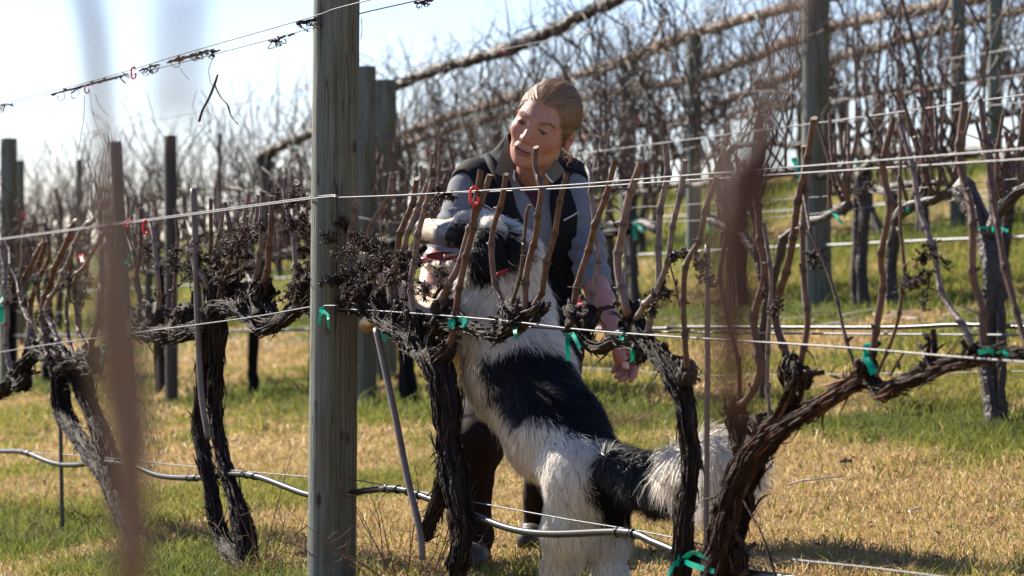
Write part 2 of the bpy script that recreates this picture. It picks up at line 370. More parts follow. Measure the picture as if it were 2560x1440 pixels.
runline('trellis_wire', [(845,494),(1000,490),(1180,481),(1430,470),(1700,452),(2100,427),(2560,398),(2900,378)], DA, .0018, M['wire'], 'lower of two parallel wires crossing the chest of the woman', 'wire', W, off=.0)
runline('trellis_wire', [(-300,945),(0,881),(340,832),(500,811),(650,790),(780,767),(845,764)], DA, .0020, M['wire'], 'wire under the old arms left of the front post', 'wire', W, off=-.055)
runline('trellis_wire', [(845,772),(1000,781),(1250,801),(1430,822),(1640,839),(2100,868),(2400,893),(2900,930)], DA, .0021, M['wire'], 'wire that droops rightward under the old arms of the front row', 'wire', W, off=-.02)
runline('trellis_wire', [(845,775),(1030,802),(1280,815),(1420,824),(1600,829),(2000,834),(2560,838),(2900,840)], DA, .0021, M['wire'], 'level wire through the old arms right of the front post', 'wire', W, off=.03)
runline('trellis_wire', [(-300,1105),(0,1126),(250,1143),(495,1168),(770,1192),(900,1202),(1130,1245),(1400,1295),(1640,1335),(1870,1385),(2200,1422),(2560,1470),(2900,1520)], DA, .0017, M['wire'], 'lowest thin wire just above the black hose', 'wire', W, off=.02)
hp = [(-300,1130),(-100,1122),(0,1128),(60,1131),(130,1157),(180,1163),(260,1156),(330,1165),(400,1190),(500,1195),(580,1186),(650,1194),(770,1237),(845,1240),(920,1226),(1000,1224),(1080,1250),(1180,1287),(1280,1323),(1380,1335),(1560,1331),(1640,1358),(1740,1398),(1860,1430),(2000,1450),(2300,1500),(2800,1560)]
hose, hc = runline('drip_hose', hp, DA, .0088, M['hose'], 'black drip hose sagging along the foot of the front row', 'hose', 'drip hoses', n=500, sides=14, off=.02)
for q in (40, 62, 128, 186, 232, 262, 300, 322, 330, 396):
    mbf = MB(); a = hc[q:q+5]; V, fs = batch_tubes(a[None], np.full((1, 5), .0104), 14); mbf.add(V, fs)
    for e in (0, 4):
        V, fs = batch_tubes(a[e]+np.linspace(-.004, .004, 3)[:, None]*np.array([[.44,-.898,0]])[None], np.full((1, 3), .0121), 14); mbf.add(V, fs)
    mbf.obj('coupling', M['hose'], hose)
# rows behind
WB = 'trellis wires of the rows behind'
for pts, d, r, lab in (
  ([(-200,412),(0,372),(230,331),(600,259),(780,219),(1050,162),(1257,123),(1660,45),(2100,-40)], DB, .0018, 'far top wire carrying small red clips above the woman'),
  ([(-200,640),(900,446),(1100,425),(1413,389),(1660,357),(2100,300),(2560,237),(2800,205)], DB, .0027, 'pale wire passing behind the neck of the woman and up to the right edge'),
  ([(-200,800),(0,780),(495,776),(900,640),(1480,534),(1700,513),(2010,495),(2490,452),(2800,420)], DB, .0016, 'wire above the old arms of the second row'),
  ([(1400,560),(1700,553),(2010,537),(2560,465),(2800,440)], DB, .0016, 'wire under the old arms of the second row'),
  ([(1400,918),(1560,925),(1740,938),(2100,935),(2560,928),(2800,925)], DB, .0018, 'low pale wire behind the dangling hand'),
  ([(1500,265),(1900,228),(2130,247),(2490,195),(2700,165)], DC, .0026, 'sunlit wire in the thicket below the slim posts'),
  ([(1700,350),(2175,190),(2470,132),(2700,95)], DC, .0032, 'brightest wire high in the thicket at the right'),
  ([(1500,430),(1900,330),(2250,290),(2560,255),(2700,240)], DC, .0030, 'dull wire in the thicket above the second row'),):
    runline('trellis_wire', pts, d, r, M['wire'], lab, 'wire', WB)
for pts, d, r, lab in (
  ([(-200,842),(0,840),(430,835),(560,828),(780,824),(900,823),(1600,822),(1700,818),(2200,819),(2400,812),(2560,818),(2800,826)], DB, .0085, 'black hose of the second row at the height of the wrist'),
  ([(-200,745),(0,737),(330,722),(620,702),(780,690),(1500,643),(1660,635),(1900,620),(2075,613),(2350,600),(2560,592),(2800,580)], DC, .0085, 'shiny hose crossing the green slope just above the pruned sticks'),
  ([(-200,700),(700,640),(1480,598),(1560,548),(1660,542),(1900,530),(2130,515),(2560,487),(2800,470)], DDR, .0075, 'farthest hose, near the top of the bright slope')):
    runline('drip_hose', pts, d, r, M['hose'] if d < 7 else M['wire'], lab, 'hose', 'drip hoses', n=200, sides=8)
# ------------------------------------------------------------------ vine building blocks
BARKC = np.array([.021,.0140,.0120])
def nvec(g, s): return g.normal(size=3)*s
def gnarly(mb, pts, rad, seed, sides=18, ridge=.16, wob=.10, strips=300, per=.012):
    """a twisted old trunk or arm with peeling bark strips"""
    g = np.random.default_rng(seed); pts = np.asarray(pts, float); rad = np.asarray(rad, float)
    L = np.linalg.norm(np.diff(pts, axis=0), axis=1).sum(); n = max(12, int(L/per))
    q = catmull(np.hstack([pts, rad[:, None]]), n); c = q[:, :3].copy(); r = np.maximum(q[:, 3], .003)
    k = np.arange(n)
    for f in (.13, .31, .7):
        c += np.sin(k[:, None]*f*3*per/.012*g.uniform(.7, 1.3, 3)+g.random(3)*6)*(r*wob*.45)[:, None]
    r = r*(1+.08*np.sin(k*.3*g.uniform(.7, 1.3)+g.random()*6)+.05*np.convolve(g.normal(size=n), [.25,.5,.25], 'same'))
    V, fs = batch_tubes(c[None], r[None], sides)
    Vv = V.reshape(n, sides, 3); w = (1+ridge*g.normal(size=sides))[None]*(1+.05*g.normal(size=(n, sides)))
    tw = np.zeros((n, sides)); sh = (k*.10*g.choice([-1, 1])).astype(int); tone = np.exp(g.normal(size=sides)*.55); tc = np.zeros((n, sides))
    for i in range(n): tw[i] = np.roll(w[i], sh[i]); tc[i] = np.roll(tone, sh[i])
    tc *= np.exp(g.normal(size=tc.shape)*.25)
    tw[1:-1] = (tw[:-2]+2*tw[1:-1]+tw[2:])/4
    Vv = c[:, None]+(Vv-c[:, None])*tw[..., None]
    if len(fs) > 1: pass
    bc = BARKC*g.uniform(.85, 1.15); cc = bc*np.clip(tc.reshape(-1, 1), .3, 3.2)+np.array([.012,.004,.0])*(tc.reshape(-1, 1) > 1.6)
    mb.add(Vv.reshape(-1, 3), fs, cc)
    # bark strips
    if strips:
        m = int(strips*max(L, .12)/.5); K = 6
        i0 = g.integers(0, max(1, n-4), m); ln = g.integers(3, 10, m); th = g.integers(0, sides, m)
        out = []
        for a, l, j in zip(i0, ln, th):
            b = min(n-1, a+l); idx = np.linspace(a, b, K); ii = idx.astype(int); fr = (idx-ii)[:, None]; i2 = np.minimum(ii+1, n-1)
            base = Vv[ii, j]*(1-fr)+Vv[i2, j]*fr; cc = c[ii]*(1-fr)+c[i2]*fr
            o = base-cc; o /= np.linalg.norm(o, axis=1, keepdims=True)+1e-9
            lift = .0015+np.linspace(0, 1, K)**2*g.exponential(.007)*g.choice([0, 1, 1]); 
            if g.random() < .5: lift = lift[::-1] if np.ndim(lift) else lift
            out.append(base+o*np.reshape(lift, (-1, 1))+nvec(g, .001))
        if out:
            Pn = np.array(out); Rr = np.tile(np.array([.4, 1, 1.1, 1, .8, .15]), (len(out), 1))*g.uniform(.0009, .0028, (len(out), 1))
            V2, f2 = batch_tubes(Pn, Rr, 4); mb.add(V2, f2, np.repeat(bc*np.exp(g.normal(size=(len(out), 1))*.75)*1.3, K*4, 0))
    return c, r
CANE = np.array([.145,.080,.052]); CUT = np.array([.46,.30,.15])
M['canev'] = mat('vine_cane', rough=.5, attr='Col', noise=(120, (.50,.46,.46), .38, .62), bump=(420,1,.0028), spec=.4, stretch=(1,1,.16))
def cane(mb, pts, r0, r1, seed, col=CANE, node=.075, sides=9, side=True, tint=0.):
    g = np.random.default_rng(seed); pts = np.asarray(pts, float); L = np.linalg.norm(np.diff(pts, axis=0), axis=1).sum()
    nn = max(2, int(L/node)); kpn = 8; n = nn*kpn+1; c = catmull(pts, n)
    zig = np.zeros((nn+1, 3)); zig[1:-1] = g.normal(size=(nn-1, 3))*.0048
    u = np.arange(n)/kpn; i = np.minimum(u.astype(int), nn-1); f = (u-i)[:, None]
    c = c+zig[i]*(1-f)+zig[i+1]*f
    r = np.linspace(r0, r1, n); dist = np.minimum(u % 1, 1-u % 1); r = r*(1+.38*np.exp(-(dist/.07)**2)); r[0] = r0; r[-1] = r1; r[-2] = r1
    V, fs = batch_tubes(c[None], r[None], sides, caps=False)
    cc = np.tile(col*(1+.12*g.normal()), (len(V), 1)); red = g.random()*.35+tint; cc = cc*(1-red*.4)+np.array([.20,.07,.035])*red*.5
    nd = np.repeat(np.exp(-(dist/.05)**2), sides)[:, None]; cc = cc*(1-.55*nd)
    Vc = V[-sides:].copy(); tip = c[-1]-c[-2]; tip /= np.linalg.norm(tip)+1e-9
    slant = g.uniform(-.5, .5, 3); V[-sides:] += tip*((Vc-c[-1])@slant)[:, None]*.9
    mb.add(V, fs, cc); mb.add(V[-sides:], [np.arange(sides)[None]], CUT)
    for q in range(1, nn):                                      # buds and spent tendrils
        if g.random() < .75:
            a = c[q*kpn]; o = g.normal(size=3); o /= np.linalg.norm(o); up = tip*.5+o; up /= np.linalg.norm(up)
            V2, f2 = batch_tubes(np.array([[a, a+up*.008, a+up*.015]])+o*r0*.5, np.array([[.0045, .0038, .001]]), 5)
            mb.add(V2, f2, col*.55)
        if side and g.random() < .13:
            a = c[q*kpn]; o = g.normal(size=3)*np.array([1, .4, .5]); o /= np.linalg.norm(o); l = g.uniform(.02, .07)
            p = np.array([a, a+o*l*.5+np.array([0, 0, .004]), a+o*l+nvec(g, .01)]); mb.tube(p, [.0016, .0013, .0009], 8, 5, col=col*.7)
    return c
def rachis(mb, p, seed, L=.10, dirv=(0, 0, -1), spread=.035, dens=12):
    """dried grape cluster skeleton"""
    g = np.random.default_rng(seed); p = np.asarray(p, float); dv = np.array(dirv, float)+nvec(g, .35); dv /= np.linalg.norm(dv)
    n = 9; t = np.linspace(0, 1, n)[:, None]; bend = nvec(g, .02)
    c = p+dv*L*t+bend*t*t+np.cumsum(g.normal(size=(n, 3))*.0015, 0)
    V, f = batch_tubes(c[None], np.linspace(.0021, .0010, n)[None], 5); mb.add(V, f)
    m = dens; tt = g.uniform(.1, 1, m); base = p+dv*L*tt[:, None]+bend*(tt**2)[:, None]
    d1 = g.normal(size=(m, 3)); d1 -= dv*(d1@dv)[:, None]*.5; d1 /= np.linalg.norm(d1, axis=1, keepdims=True)
    l1 = spread*(1.15-.7*tt)*g.uniform(.5, 1.2, m)
    e1 = base+d1*l1[:, None]
    V, f = batch_tubes(np.stack([base, (base+e1)/2+g.normal(size=(m, 3))*.002, e1], 1), np.tile([.0014, .0011, .0010], (m, 1)), 4); mb.add(V, f)
    k = 5; b2 = np.repeat(base, k, 0)+np.repeat(e1-base, k, 0)*g.uniform(.3, 1.05, (m*k, 1))
    d2 = g.normal(size=(m*k, 3))+np.repeat(d1, k, 0)*.6; d2 /= np.linalg.norm(d2, axis=1, keepdims=True); l2 = g.uniform(.004, .011, m*k)
    e2 = b2+d2*l2[:, None]
    V, f = batch_tubes(np.stack([b2, (b2+e2)/2, e2-d2*.0012, e2], 1), np.tile([.0008, .0008, .0019, .0016], (m*k, 1)), 4); mb.add(V, f)
def Apt(l, off=0.): return np.array([R(p[0], p[1], DA+off+(p[2] if len(p) > 2 else 0)) for p in l])
def pxm(px, d=DA): return F/rowD(px, d)          # pixels per metre there
VG = 'old pruned grapevines of the front row'
def vine(name, base_px, label, limbs, canes, clusters=(), spurs=(), off=0., bark='bark', seed=0, d=DA, group=VG, strips=300, sides=24, tint=None):
    global BARKC; BARKC = np.array(tint if tint else [.021,.0140,.0120])
    """limbs: (part name, [(px,py,width px)...]); canes: [[(px,py)...], width]"""
    x0 = R(base_px, 1000, d); g0 = float(gz(x0[0], x0[1])); root = empty(name, (x0[0], x0[1], g0), label, 'grapevine', group)
    g = np.random.default_rng(seed+100)
    for k, (pn, l) in enumerate(limbs):
        mb = MB(); pts = np.array([R(p[0], p[1], d+off+(p[3] if len(p) > 3 else 0)) for p in l]); rad = .84*np.array([p[2]/2/pxm(p[0], d) for p in l])
        gnarly(mb, pts, rad, seed*31+k, strips=strips, sides=sides); mb.obj(pn, M[bark], root, col=True)
    if len(spurs):
        for k, s in enumerate(spurs):
            mb = MB(); pts = np.array([R(p[0], p[1], d+off+g.uniform(-.01, .02)) for p in s[0]]); w = s[1]/2/pxm(s[0][0][0], d)
            gnarly(mb, pts, np.linspace(w*1.15, w*.85, len(pts)), seed*57+k, strips=160, sides=12, ridge=.3)
            for q in range(5):
                b0 = pts[g.integers(len(pts))]+nvec(g, w*.4); o = g.normal(size=3); o[2] = abs(o[2]); o /= np.linalg.norm(o); l = w+g.uniform(.006, .022); mb.tube([b0, b0+o*l*.6+nvec(g, .002), b0+o*l], [.0062, .0052, .0058], 8, 7, rough=.12, seed=q, col=(.05,.034,.028))
            mb.obj('spur', M[bark], root, col=True)
    for k, cn in enumerate(canes):
        mb = MB(); o = off+g.uniform(-.035, .03); pts = np.array([R(p[0], p[1], d+o*min(1, .2+j*.6)) for j, p in enumerate(cn[0])]); w = .82*(cn[1] if len(cn) > 1 else 19)/2/pxm(cn[0][0][0], d)
        cane(mb, pts, w, w*.88, seed*91+k, tint=g.uniform(0, .35), col=(CANE if g.random() < .6 else np.array([.25,.20,.185]))); mb.obj('cane', M['canev'], root, col=True)
    for k, cl in enumerate(clusters):
        n = max(1, cl[3]) if len(cl) > 3 else 1
        for q in range(n):
            mb = MB(); s = cl[2]/pxm(cl[0], d); p = R(cl[0]+g.normal()*cl[2]*.28*(n > 1), cl[1]+g.normal()*cl[2]*.28*(n > 1), d+off+g.uniform(-.05, .03))
            rachis(mb, p+np.array([0, 0, s*.4]), seed*13+k*7+q, L=s*.9, spread=s*.46, dens=17)
            mb.obj('dried_cluster', M['rachis'], root)
    return root
# ---- vine at the left edge
vine('grapevine', 290, 'slanting old vine with two crossing trunks beside the left edge', [
  ('trunk', [(335,1330,46),(300,1270,44),(262,1190,40),(205,1105,38),(158,1030,40),(148,950,44),(140,915,46)]),
  ('trunk', [(318,1300,52,.03),(286,1180,48,.04),(238,1050,46,.04),(190,930,50,.03),(130,875,48,.01),(112,862,40)]),
  ('arm', [(140,910,46),(95,880,40),(55,925,38),(20,965,34),(-40,1000,34),(-120,1010,30)]),
  ('arm', [(150,925,44),(190,912,36),(225,905,44),(250,925,30)]),
  ], [
  ([(100,880),(72,800),(55,720),(90,640),(128,570)],17), ([(145,930),(118,850),(110,760),(150,640),(185,560),(195,555)],20), ([(60,900),(80,760),(100,660),(115,565)],16),
  ([(175,930),(135,830),(120,770),(160,690),(200,580),(236,550)],17), ([(235,910),(205,850),(190,800),(200,690),(280,560)],14), ([(220,915),(236,860),(252,780),(258,735),(250,710)],19),
  ([(30,950),(18,860),(20,760),(8,640),(8,570)],18), ([(80,900),(70,800),(48,710),(55,640),(62,565)],16), ([(120,880),(95,720),(120,640),(110,560)],14), ([(190,905),(165,800),(170,700),(175,640)],13),
  ([(150,900),(70,790),(40,700),(10,590)],13)],
  clusters=[(36,760,60,4),(105,800,60,4),(185,730,55,3),(230,745,50,3),(100,690,50,2),(25,700,60,3),(150,880,50,2),(185,700,40,2)],
  spurs=[([(235,915),(250,895),(262,880)],40),([(40,950),(60,965),(70,930)],34),([(215,905),(205,885)],46),([(110,880),(96,850)],34)], seed=1, tint=[.013,.0085,.0070])
# ---- twin trunk vine
vine('grapevine', 590, 'twin trunk vine with shaggy bark left of the front post', [
  ('trunk', [(612,1436,44),(590,1400,46),(555,1350,40),(535,1280,36),(522,1200,38),(505,1120,36),(497,1060,30),(502,990,30),(508,900,34),(512,830,44),(530,795,52)]),
  ('trunk', [(632,1450,50,.02),(620,1390,50,.02),(606,1310,50,.02),(582,1230,40,.02),(558,1150,36,.02),(540,1060,34,.02),(536,960,36,.02),(542,880,38,.02),(545,830,46,.02),(540,790,56,.01)]),
  ('arm', [(535,800,60),(552,772,50),(585,768,40),(625,795,34),(668,818,44),(705,800,36),(745,775,30),(775,745,28),(800,720,24)]),
  ('arm', [(520,815,44),(480,828,40),(440,838,44),(400,836,46),(355,832,40),(315,820,40),(285,800,40)]),
  ], [
  ([(633,712),(627,705),(613,644),(616,542),(623,484)],17), ([(640,705),(633,702),(648,603),(648,513),(646,487)],17), ([(645,700),(639,695),(654,615),(656,536),(658,479)],19),
  ([(650,710),(657,702),(668,653),(677,580),(679,527),(678,490)],19), ([(757,740),(745,699),(732,615),(726,562),(709,468)],17), ([(570,745),(568,725),(575,644),(572,571),(562,507)],16),
  ([(530,660),(534,626),(546,580),(556,536),(556,512)],13), ([(524,660),(525,615),(525,557),(527,498)],13), ([(520,720),(508,688),(490,667),(487,615),(493,571),(486,472)],20),
  ([(360,800),(345,745),(340,700),(350,620),(352,520)],15), ([(345,800),(352,740),(338,650),(318,585),(330,540)],13), ([(430,800),(438,700),(440,620),(436,520)],12), ([(600,700),(604,640),(612,560)],6),
  ([(390,800),(398,700),(385,600),(372,548)],14), ([(540,770),(560,690),(600,600),(620,540)],9)],
  clusters=[(525,640,62,6),(545,680,62,6),(575,620,50,4),(605,580,50,3),(640,600,45,3),(655,575,45,3),(560,690,50,4),(470,680,52,4),(720,570,44,4),(700,495,45,4),(735,510,50,4),(757,560,36,3),(752,640,44,3),(755,700,55,5),(760,480,40,2),(600,720,45,3),(625,660,40,2),(440,640,50,3),(380,640,50,3),(760,735,46,3)],
  spurs=[([(530,790),(522,740),(515,690)],26),([(545,780),(545,730),(540,690)],24),([(560,775),(575,740),(580,700),(600,690)],24),([(610,780),(608,740),(612,710)],20),
     ([(650,810),(645,760),(635,715)],36),([(640,800),(660,740),(668,700)],30),([(690,805),(675,770),(640,745)],22),([(385,830),(380,790),(372,755)],40),([(370,830),(395,800),(400,760)],34),([(430,835),(445,800),(455,775)],34),
     ([(760,760),(765,720),(760,690)],36),([(720,795),(735,760),(742,742)],22),([(468,830),(475,800),(470,770)],40),([(350,825),(340,790)],40)], seed=2)
# ---- centre vine in front of the dog
vine('grapevine', 1120, 'dark forked vine right of the front post, before the legs of the woman', [
  ('trunk', [(1142,1445,50),(1152,1390,56),(1158,1320,50),(1150,1250,62),(1132,1170,72),(1118,1080,66),(1112,1000,72),(1100,930,74),(1078,890,80)]),
  ('trunk', [(1048,1350,18),(1062,1335,32),(1080,1290,34),(1104,1230,40),(1118,1170,46),(1122,1110,40)]),
  ('arm', [(1080,900,78),(1040,862,52),(1000,830,48),(960,800,46),(925,775,36),(885,762,30),(850,770,22),(810,768,18)]),
  ('arm', [(1062,880,56),(1048,830,46),(1046,790,34)]),
  ('arm', [(1082,880,44),(1085,840,40),(1105,812,34),(1140,806,30),(1180,822,28),(1230,836,30),(1270,826,28),(1310,800,36),(1322,780,30)]),
  ], [
  ([(925,770),(925,683),(919,608),(950,525),(967,492),(979,442)],19), ([(1000,800),(994,758),(990,683),(1000,600),(1017,525),(1042,446)],19), ([(975,760),(979,688),(1004,642),(1029,567),(1067,463)],17),
  ([(1042,800),(1037,792),(1029,725),(1029,667),(1054,546),(1083,446)],20), ([(1100,775),(1100,762),(1137,675),(1158,617),(1183,558),(1225,437)],21), ([(1104,908),(1133,821),(1158,712),(1177,604),(1187,517),(1202,425)],21),
  ([(1265,775),(1258,758),(1233,687),(1233,575),(1254,496),(1265,435)],19), ([(1279,770),(1283,740),(1300,671),(1313,580),(1317,530),(1325,512)],12), ([(1312,790),(1312,775),(1315,658),(1333,583),(1342,525),(1348,475),(1335,417),(1340,368)],20),
  ([(1330,770),(1333,758),(1371,658),(1392,558),(1417,431)],19), ([(905,765),(880,690),(872,600),(885,530),(895,460)],17), ([(815,755),(806,640),(812,560),(832,478)],15), ([(935,770),(938,700),(930,640)],12), ([(865,760),(830,660),(818,580)],9)],
  clusters=[(945,650,52,5),(915,700,60,6),(960,660,44,4),(1020,650,44,4),(1062,690,60,3),(1075,720,46,2),(905,620,44,3),(860,610,60,5),(850,700,70,6),(1090,485,32,2),(1135,497,14,1),(840,590,52,4),(865,560,34,2),(790,560,34,3),(800,700,44,4),(985,690,40,2),(870,740,44,4),(1010,700,30,2),(893,590,40,2)],
  spurs=[([(925,780),(915,740),(918,715)],34),([(960,795),(945,750),(950,735)],30),([(1005,830),(998,790),(1000,765)],30),([(1040,830),(1038,800),(1045,785)],46),([(1100,815),(1105,785),(1100,765)],44),([(1115,810),(1128,790),(1130,765)],20),
     ([(1270,826),(1262,795),(1248,775)],26),([(1300,815),(1290,780),(1275,755)],34),([(1315,800),(1315,775)],44),([(1325,800),(1345,775),(1355,760)],22),([(1240,832),(1238,800)],18),([(1090,900),(1115,880),(1125,855)],34),([(885,765),(885,735)],44),([(860,765),(850,730)],30),([(810,768),(800,745)],26),([(1080,880),(1070,850)],40),([(1335,790),(1360,775)],16)], seed=3)
# ---- curved trunk vine
vine('grapevine', 1705, 'smooth grey vine with a trunk curving down right of the dangling hand', [
  ('trunk', [(1700,1480,52),(1704,1400,50),(1712,1300,46),(1724,1200,44),(1724,1120,46),(1716,1040,46),(1700,975,54),(1672,920,48),(1640,880,50),(1612,850,46),(1596,825,50)]),
  ('arm', [(1612,870,40),(1578,856,30),(1540,850,28),(1508,868,30),(1480,866,30),(1460,838,34),(1450,812,36)]),
  ], [
  ([(1432,800),(1433,775),(1458,650),(1487,567),(1517,483),(1537,404)],20), ([(1478,800),(1479,767),(1487,692),(1492,608),(1487,462),(1467,417)],18), ([(1570,785),(1562,758),(1544,658),(1558,575),(1575,483),(1604,404)],26),
  ([(1590,795),(1605,780),(1642,708),(1671,650),(1700,504),(1713,400)],19), ([(1612,862),(1642,754),(1654,650),(1655,462),(1663,360)],21), ([(1718,925),(1711,850),(1712,750),(1722,640),(1765,510),(1792,440)],19),
  ([(1700,770),(1682,700),(1668,640)],6)],
  clusters=[(1700,640,40,2),(1670,730,46,3),(1740,650,44,3),(1640,760,34,2),(1760,680,36,2)],
  spurs=[([(1590,830),(1578,790),(1575,770)],46),([(1452,815),(1436,792),(1430,775)],46),([(1466,820),(1474,795),(1476,778)],42),([(1712,960),(1716,930),(1715,905)],42),([(1640,885),(1665,868)],12),([(1600,880),(1590,900)],30)], seed=4)
# ---- big Y vine in the lower right
vine('grapevine', 1800, 'broad dark Y shaped vine in the lower right with a long right arm', [
  ('trunk', [(1795,1490,118),(1805,1400,112),(1820,1310,104),(1845,1220,92),(1872,1150,88),(1888,1110,74)]),
  ('arm', [(1880,1150,70),(1925,1095,52),(1985,1050,44),(2060,1005,40),(2125,965,42),(2165,940,44)]),
  ('arm', [(2150,950,44),(2180,955,36),(2205,985,34),(2250,958,34),(2310,935,32),(2380,910,32),(2450,895,34),(2520,885,30),(2600,882,30),(2760,870,30)]),
  ('arm', [(1870,1150,60),(1920,1085,46),(1960,1040,40),(1985,985,46),(2000,940,34),(1990,905,26)]),
  ('arm', [(1860,1130,60),(1845,1070,42),(1840,1020,34),(1850,995,26)]),
  ], [
  ([(1985,915),(1970,890),(1945,800),(1960,700),(1985,600),(2010,450),(2035,295)],24), ([(1845,1010),(1866,1003),(1896,931),(1888,803),(1901,700),(1905,645),(1890,500),(1885,420)],24),
  ([(2000,960),(2000,920),(2015,828),(2009,700),(2010,575),(2010,365)],20), ([(2165,925),(2175,880),(2179,828),(2205,700),(2205,660),(2220,525),(2215,425),(2235,295)],22),
  ([(2150,950),(2138,916),(2107,813),(2081,710),(2050,610),(2010,490)],12), ([(2190,940),(2205,905),(2241,813),(2259,700),(2262,600),(2255,350)],12),
  ([(2420,900),(2431,870),(2380,772),(2354,700),(2325,610),(2290,500),(2250,310)],20), ([(2455,895),(2457,875),(2457,777),(2446,700),(2435,540),(2405,410),(2412,255)],26),
  ([(2570,880),(2554,818),(2529,700),(2510,600),(2490,515),(2470,380),(2450,245)],20), ([(2620,880),(2640,700),(2600,500),(2610,300)],22), ([(1930,1100),(1915,900),(1925,700),(1910,560)],14),
  ([(1850,1010),(1840,900),(1800,700),(1810,560),(1790,500)],14), ([(2260,880),(2225,940)],9), ([(2300,860),(2318,900),(2330,925)],11)],
  clusters=[(2290,700,60,3),(2180,470,34,1),(1925,780,50,2),(2310,650,50,2),(2040,640,40,2)],
  spurs=[([(1850,1060),(1838,1030),(1840,1008)],44),([(1985,960),(1970,925),(1985,900)],34),([(2000,960),(2005,930)],44),([(2165,940),(2172,900)],48),([(2180,960),(2230,975),(2240,960)],20),([(2330,925),(2325,890),(2335,858)],24),([(2425,900),(2430,872)],36),([(1845,1440),(1850,1400),(1855,1372)],34),([(1880,1140),(1905,1085),(1895,1050)],30)], seed=5, tint=[.032,.0150,.0095])

# ---- training stakes
def stake(pts, w, m, label, d=DA, off=0.02):
    mb = MB(); Q = np.array([R(p[0], p[1], d+off) for p in pts]); mb.tube(Q, np.full(len(Q), w/2/pxm(pts[0][0], d)), 40, 10, rough=.02)
    o = mb.obj('stake', m); recenter(o); return tag(o, label, 'stake', 'training stakes')
stake([(483,472),(488,600),(494,800),(503,980),(520,1095)], 15, M['stake'], 'bamboo stake tied to the twin trunk vine', off=-.04)
stake([(143,840),(150,1000),(157,1400)], 10, M['steel'], 'thin black steel rod standing in the straw mound')
stake([(940,822),(962,920),(990,1050),(1020,1200),(1050,1330),(1056,1400)], 17, M['stake'], 'slanting grey stake leaning against the dark forked vine', off=-.03)
stake([(1768,612),(1768,900),(1767,1200),(1764,1480)], 14, M['stake'], 'straight vertical stake left of the Y shaped vine')
stake([(2480,560),(2485,760),(2492,1010)], 8, M['stake'], 'pale thin rod beside the thick trunk of the second row', d=DB)

# ---- plant ties, clips, tendrils
def ribbon(mb, pts, w, seed=0, wdir=(1, .2, 0)):
    g = np.random.default_rng(seed); c = catmull(np.asarray(pts, float), 14); n = len(c); wd = np.array(wdir, float)
    ww = w*(1+.12*np.sin(np.linspace(0, 5, n)+g.random()*6)); tw = np.linspace(0, g.uniform(-1.2, 1.2), n)
    T = np.gradient(c, axis=0); T /= np.linalg.norm(T, axis=1, keepdims=True)
    A = np.cross(T, np.array([0, 1., 0])); A /= np.linalg.norm(A, axis=1, keepdims=True)+1e-9; B = np.cross(T, A)
    S = A*np.cos(tw)[:, None]+B*np.sin(tw)[:, None]; N = np.cross(S, T)
    V = np.stack([c-S*ww[:, None]/2-N*.0003, c+S*ww[:, None]/2-N*.0003, c+S*ww[:, None]/2+N*.0003, c-S*ww[:, None]/2+N*.0003], 1).reshape(-1, 3)
    b = (np.arange(n-1)*4)[:, None]; j = np.arange(4); jn = (j+1) % 4
    mb.add(V, [np.stack([b+j, b+jn, b+4+jn, b+4+j], -1).reshape(-1, 4), np.array([[0, 3, 2, 1], [4*n-4, 4*n-3, 4*n-2, 4*n-1]])])
def tie(px, py, tails, label, d=DA, loop=24, w=12, m='green', off=-.03, seed=0):
    mb = MB(); s = pxm(px, d); g = np.random.default_rng(int(px+py)); c = R(px, py, d+off+.03); r = loop/2/s
    t = np.linspace(0, 2*np.pi, 13); mb_pts = c+np.stack([.25*r*np.cos(t), r*np.cos(t), r*np.sin(t)], 1)
    # band around the arm
    n = len(t)-1; ax = np.array([1, 0, .1])*w/2/s
    ring = mb_pts[:n]; V = np.stack([ring-ax, ring+ax], 1).reshape(-1, 3); k = np.arange(n); kn = (k+1) % n
    mb.add(V, np.stack([2*k, 2*k+1, 2*kn+1, 2*kn], -1))
    for q, tl in enumerate(tails):
        pts = [R(px, py, d+off+.03)-np.array([0, .3*r, 0])]+[R(px+a, py+b, d+off-.004) for a, b in tl]; ribbon(mb, pts, w/s*.85, int(px)+q)
    o = mb.obj('plant_tie', M[m], smooth=False); recenter(o); return tag(o, label, 'plant tie', 'ties on the vines')
tie(1146, 806, [[(-18,2),(-16,14)],[(12,-2),(20,8)]], 'green tape knotted on the left end of the thin arm before the dog', loop=30, w=26)
tie(1289, 808, [[(-1,20),(0,42)]], 'single green tape hanging flat over the dog near the centre', loop=34, w=15)
tie(1424, 828, [[(-6,30),(-3,74)],[(12,14),(26,44)]], 'longest green tape with two tails, left of the hand', loop=14, w=15)
tie(1557, 838, [[(0,12)]], 'small green band wound round the arm above the hand', loop=34, w=8)
tie(1586, 862, [[(-4,20),(-6,42)]], 'green tape tail touching the fingers of the hand', loop=14, w=15)
tie(806, 776, [[(-5,14),(-8,32)],[(14,14),(16,46)]], 'blue green tape with two tails on the front post', loop=16, w=10, off=-.09)
tie(958, 796, [[(-4,30),(4,52)],[(12,34),(2,58)]], 'green tape behind the left arm of the forked vine', loop=40, w=12, off=.03)
tie(2172, 885, [[(2,22),(14,50)],[(-6,14),(10,30)]], 'green tape bunched on the fork of the Y shaped vine', loop=56, w=22)
tie(2490, 884, [[(-20,-8),(-44,-2)],[(22,-4),(30,10)]], 'green tape round the far arm near the right edge', loop=34, w=14)
tie(1705, 1400, [[(-20,12),(-36,40)],[(30,-18),(70,4)],[(30,14),(80,28)]], 'green tape round the foot of the curved trunk vine', loop=48, w=15)
tie(262, 858, [[(-4,28),(-10,54)]], 'green tape left of the blurred brown branch', loop=12, w=11)
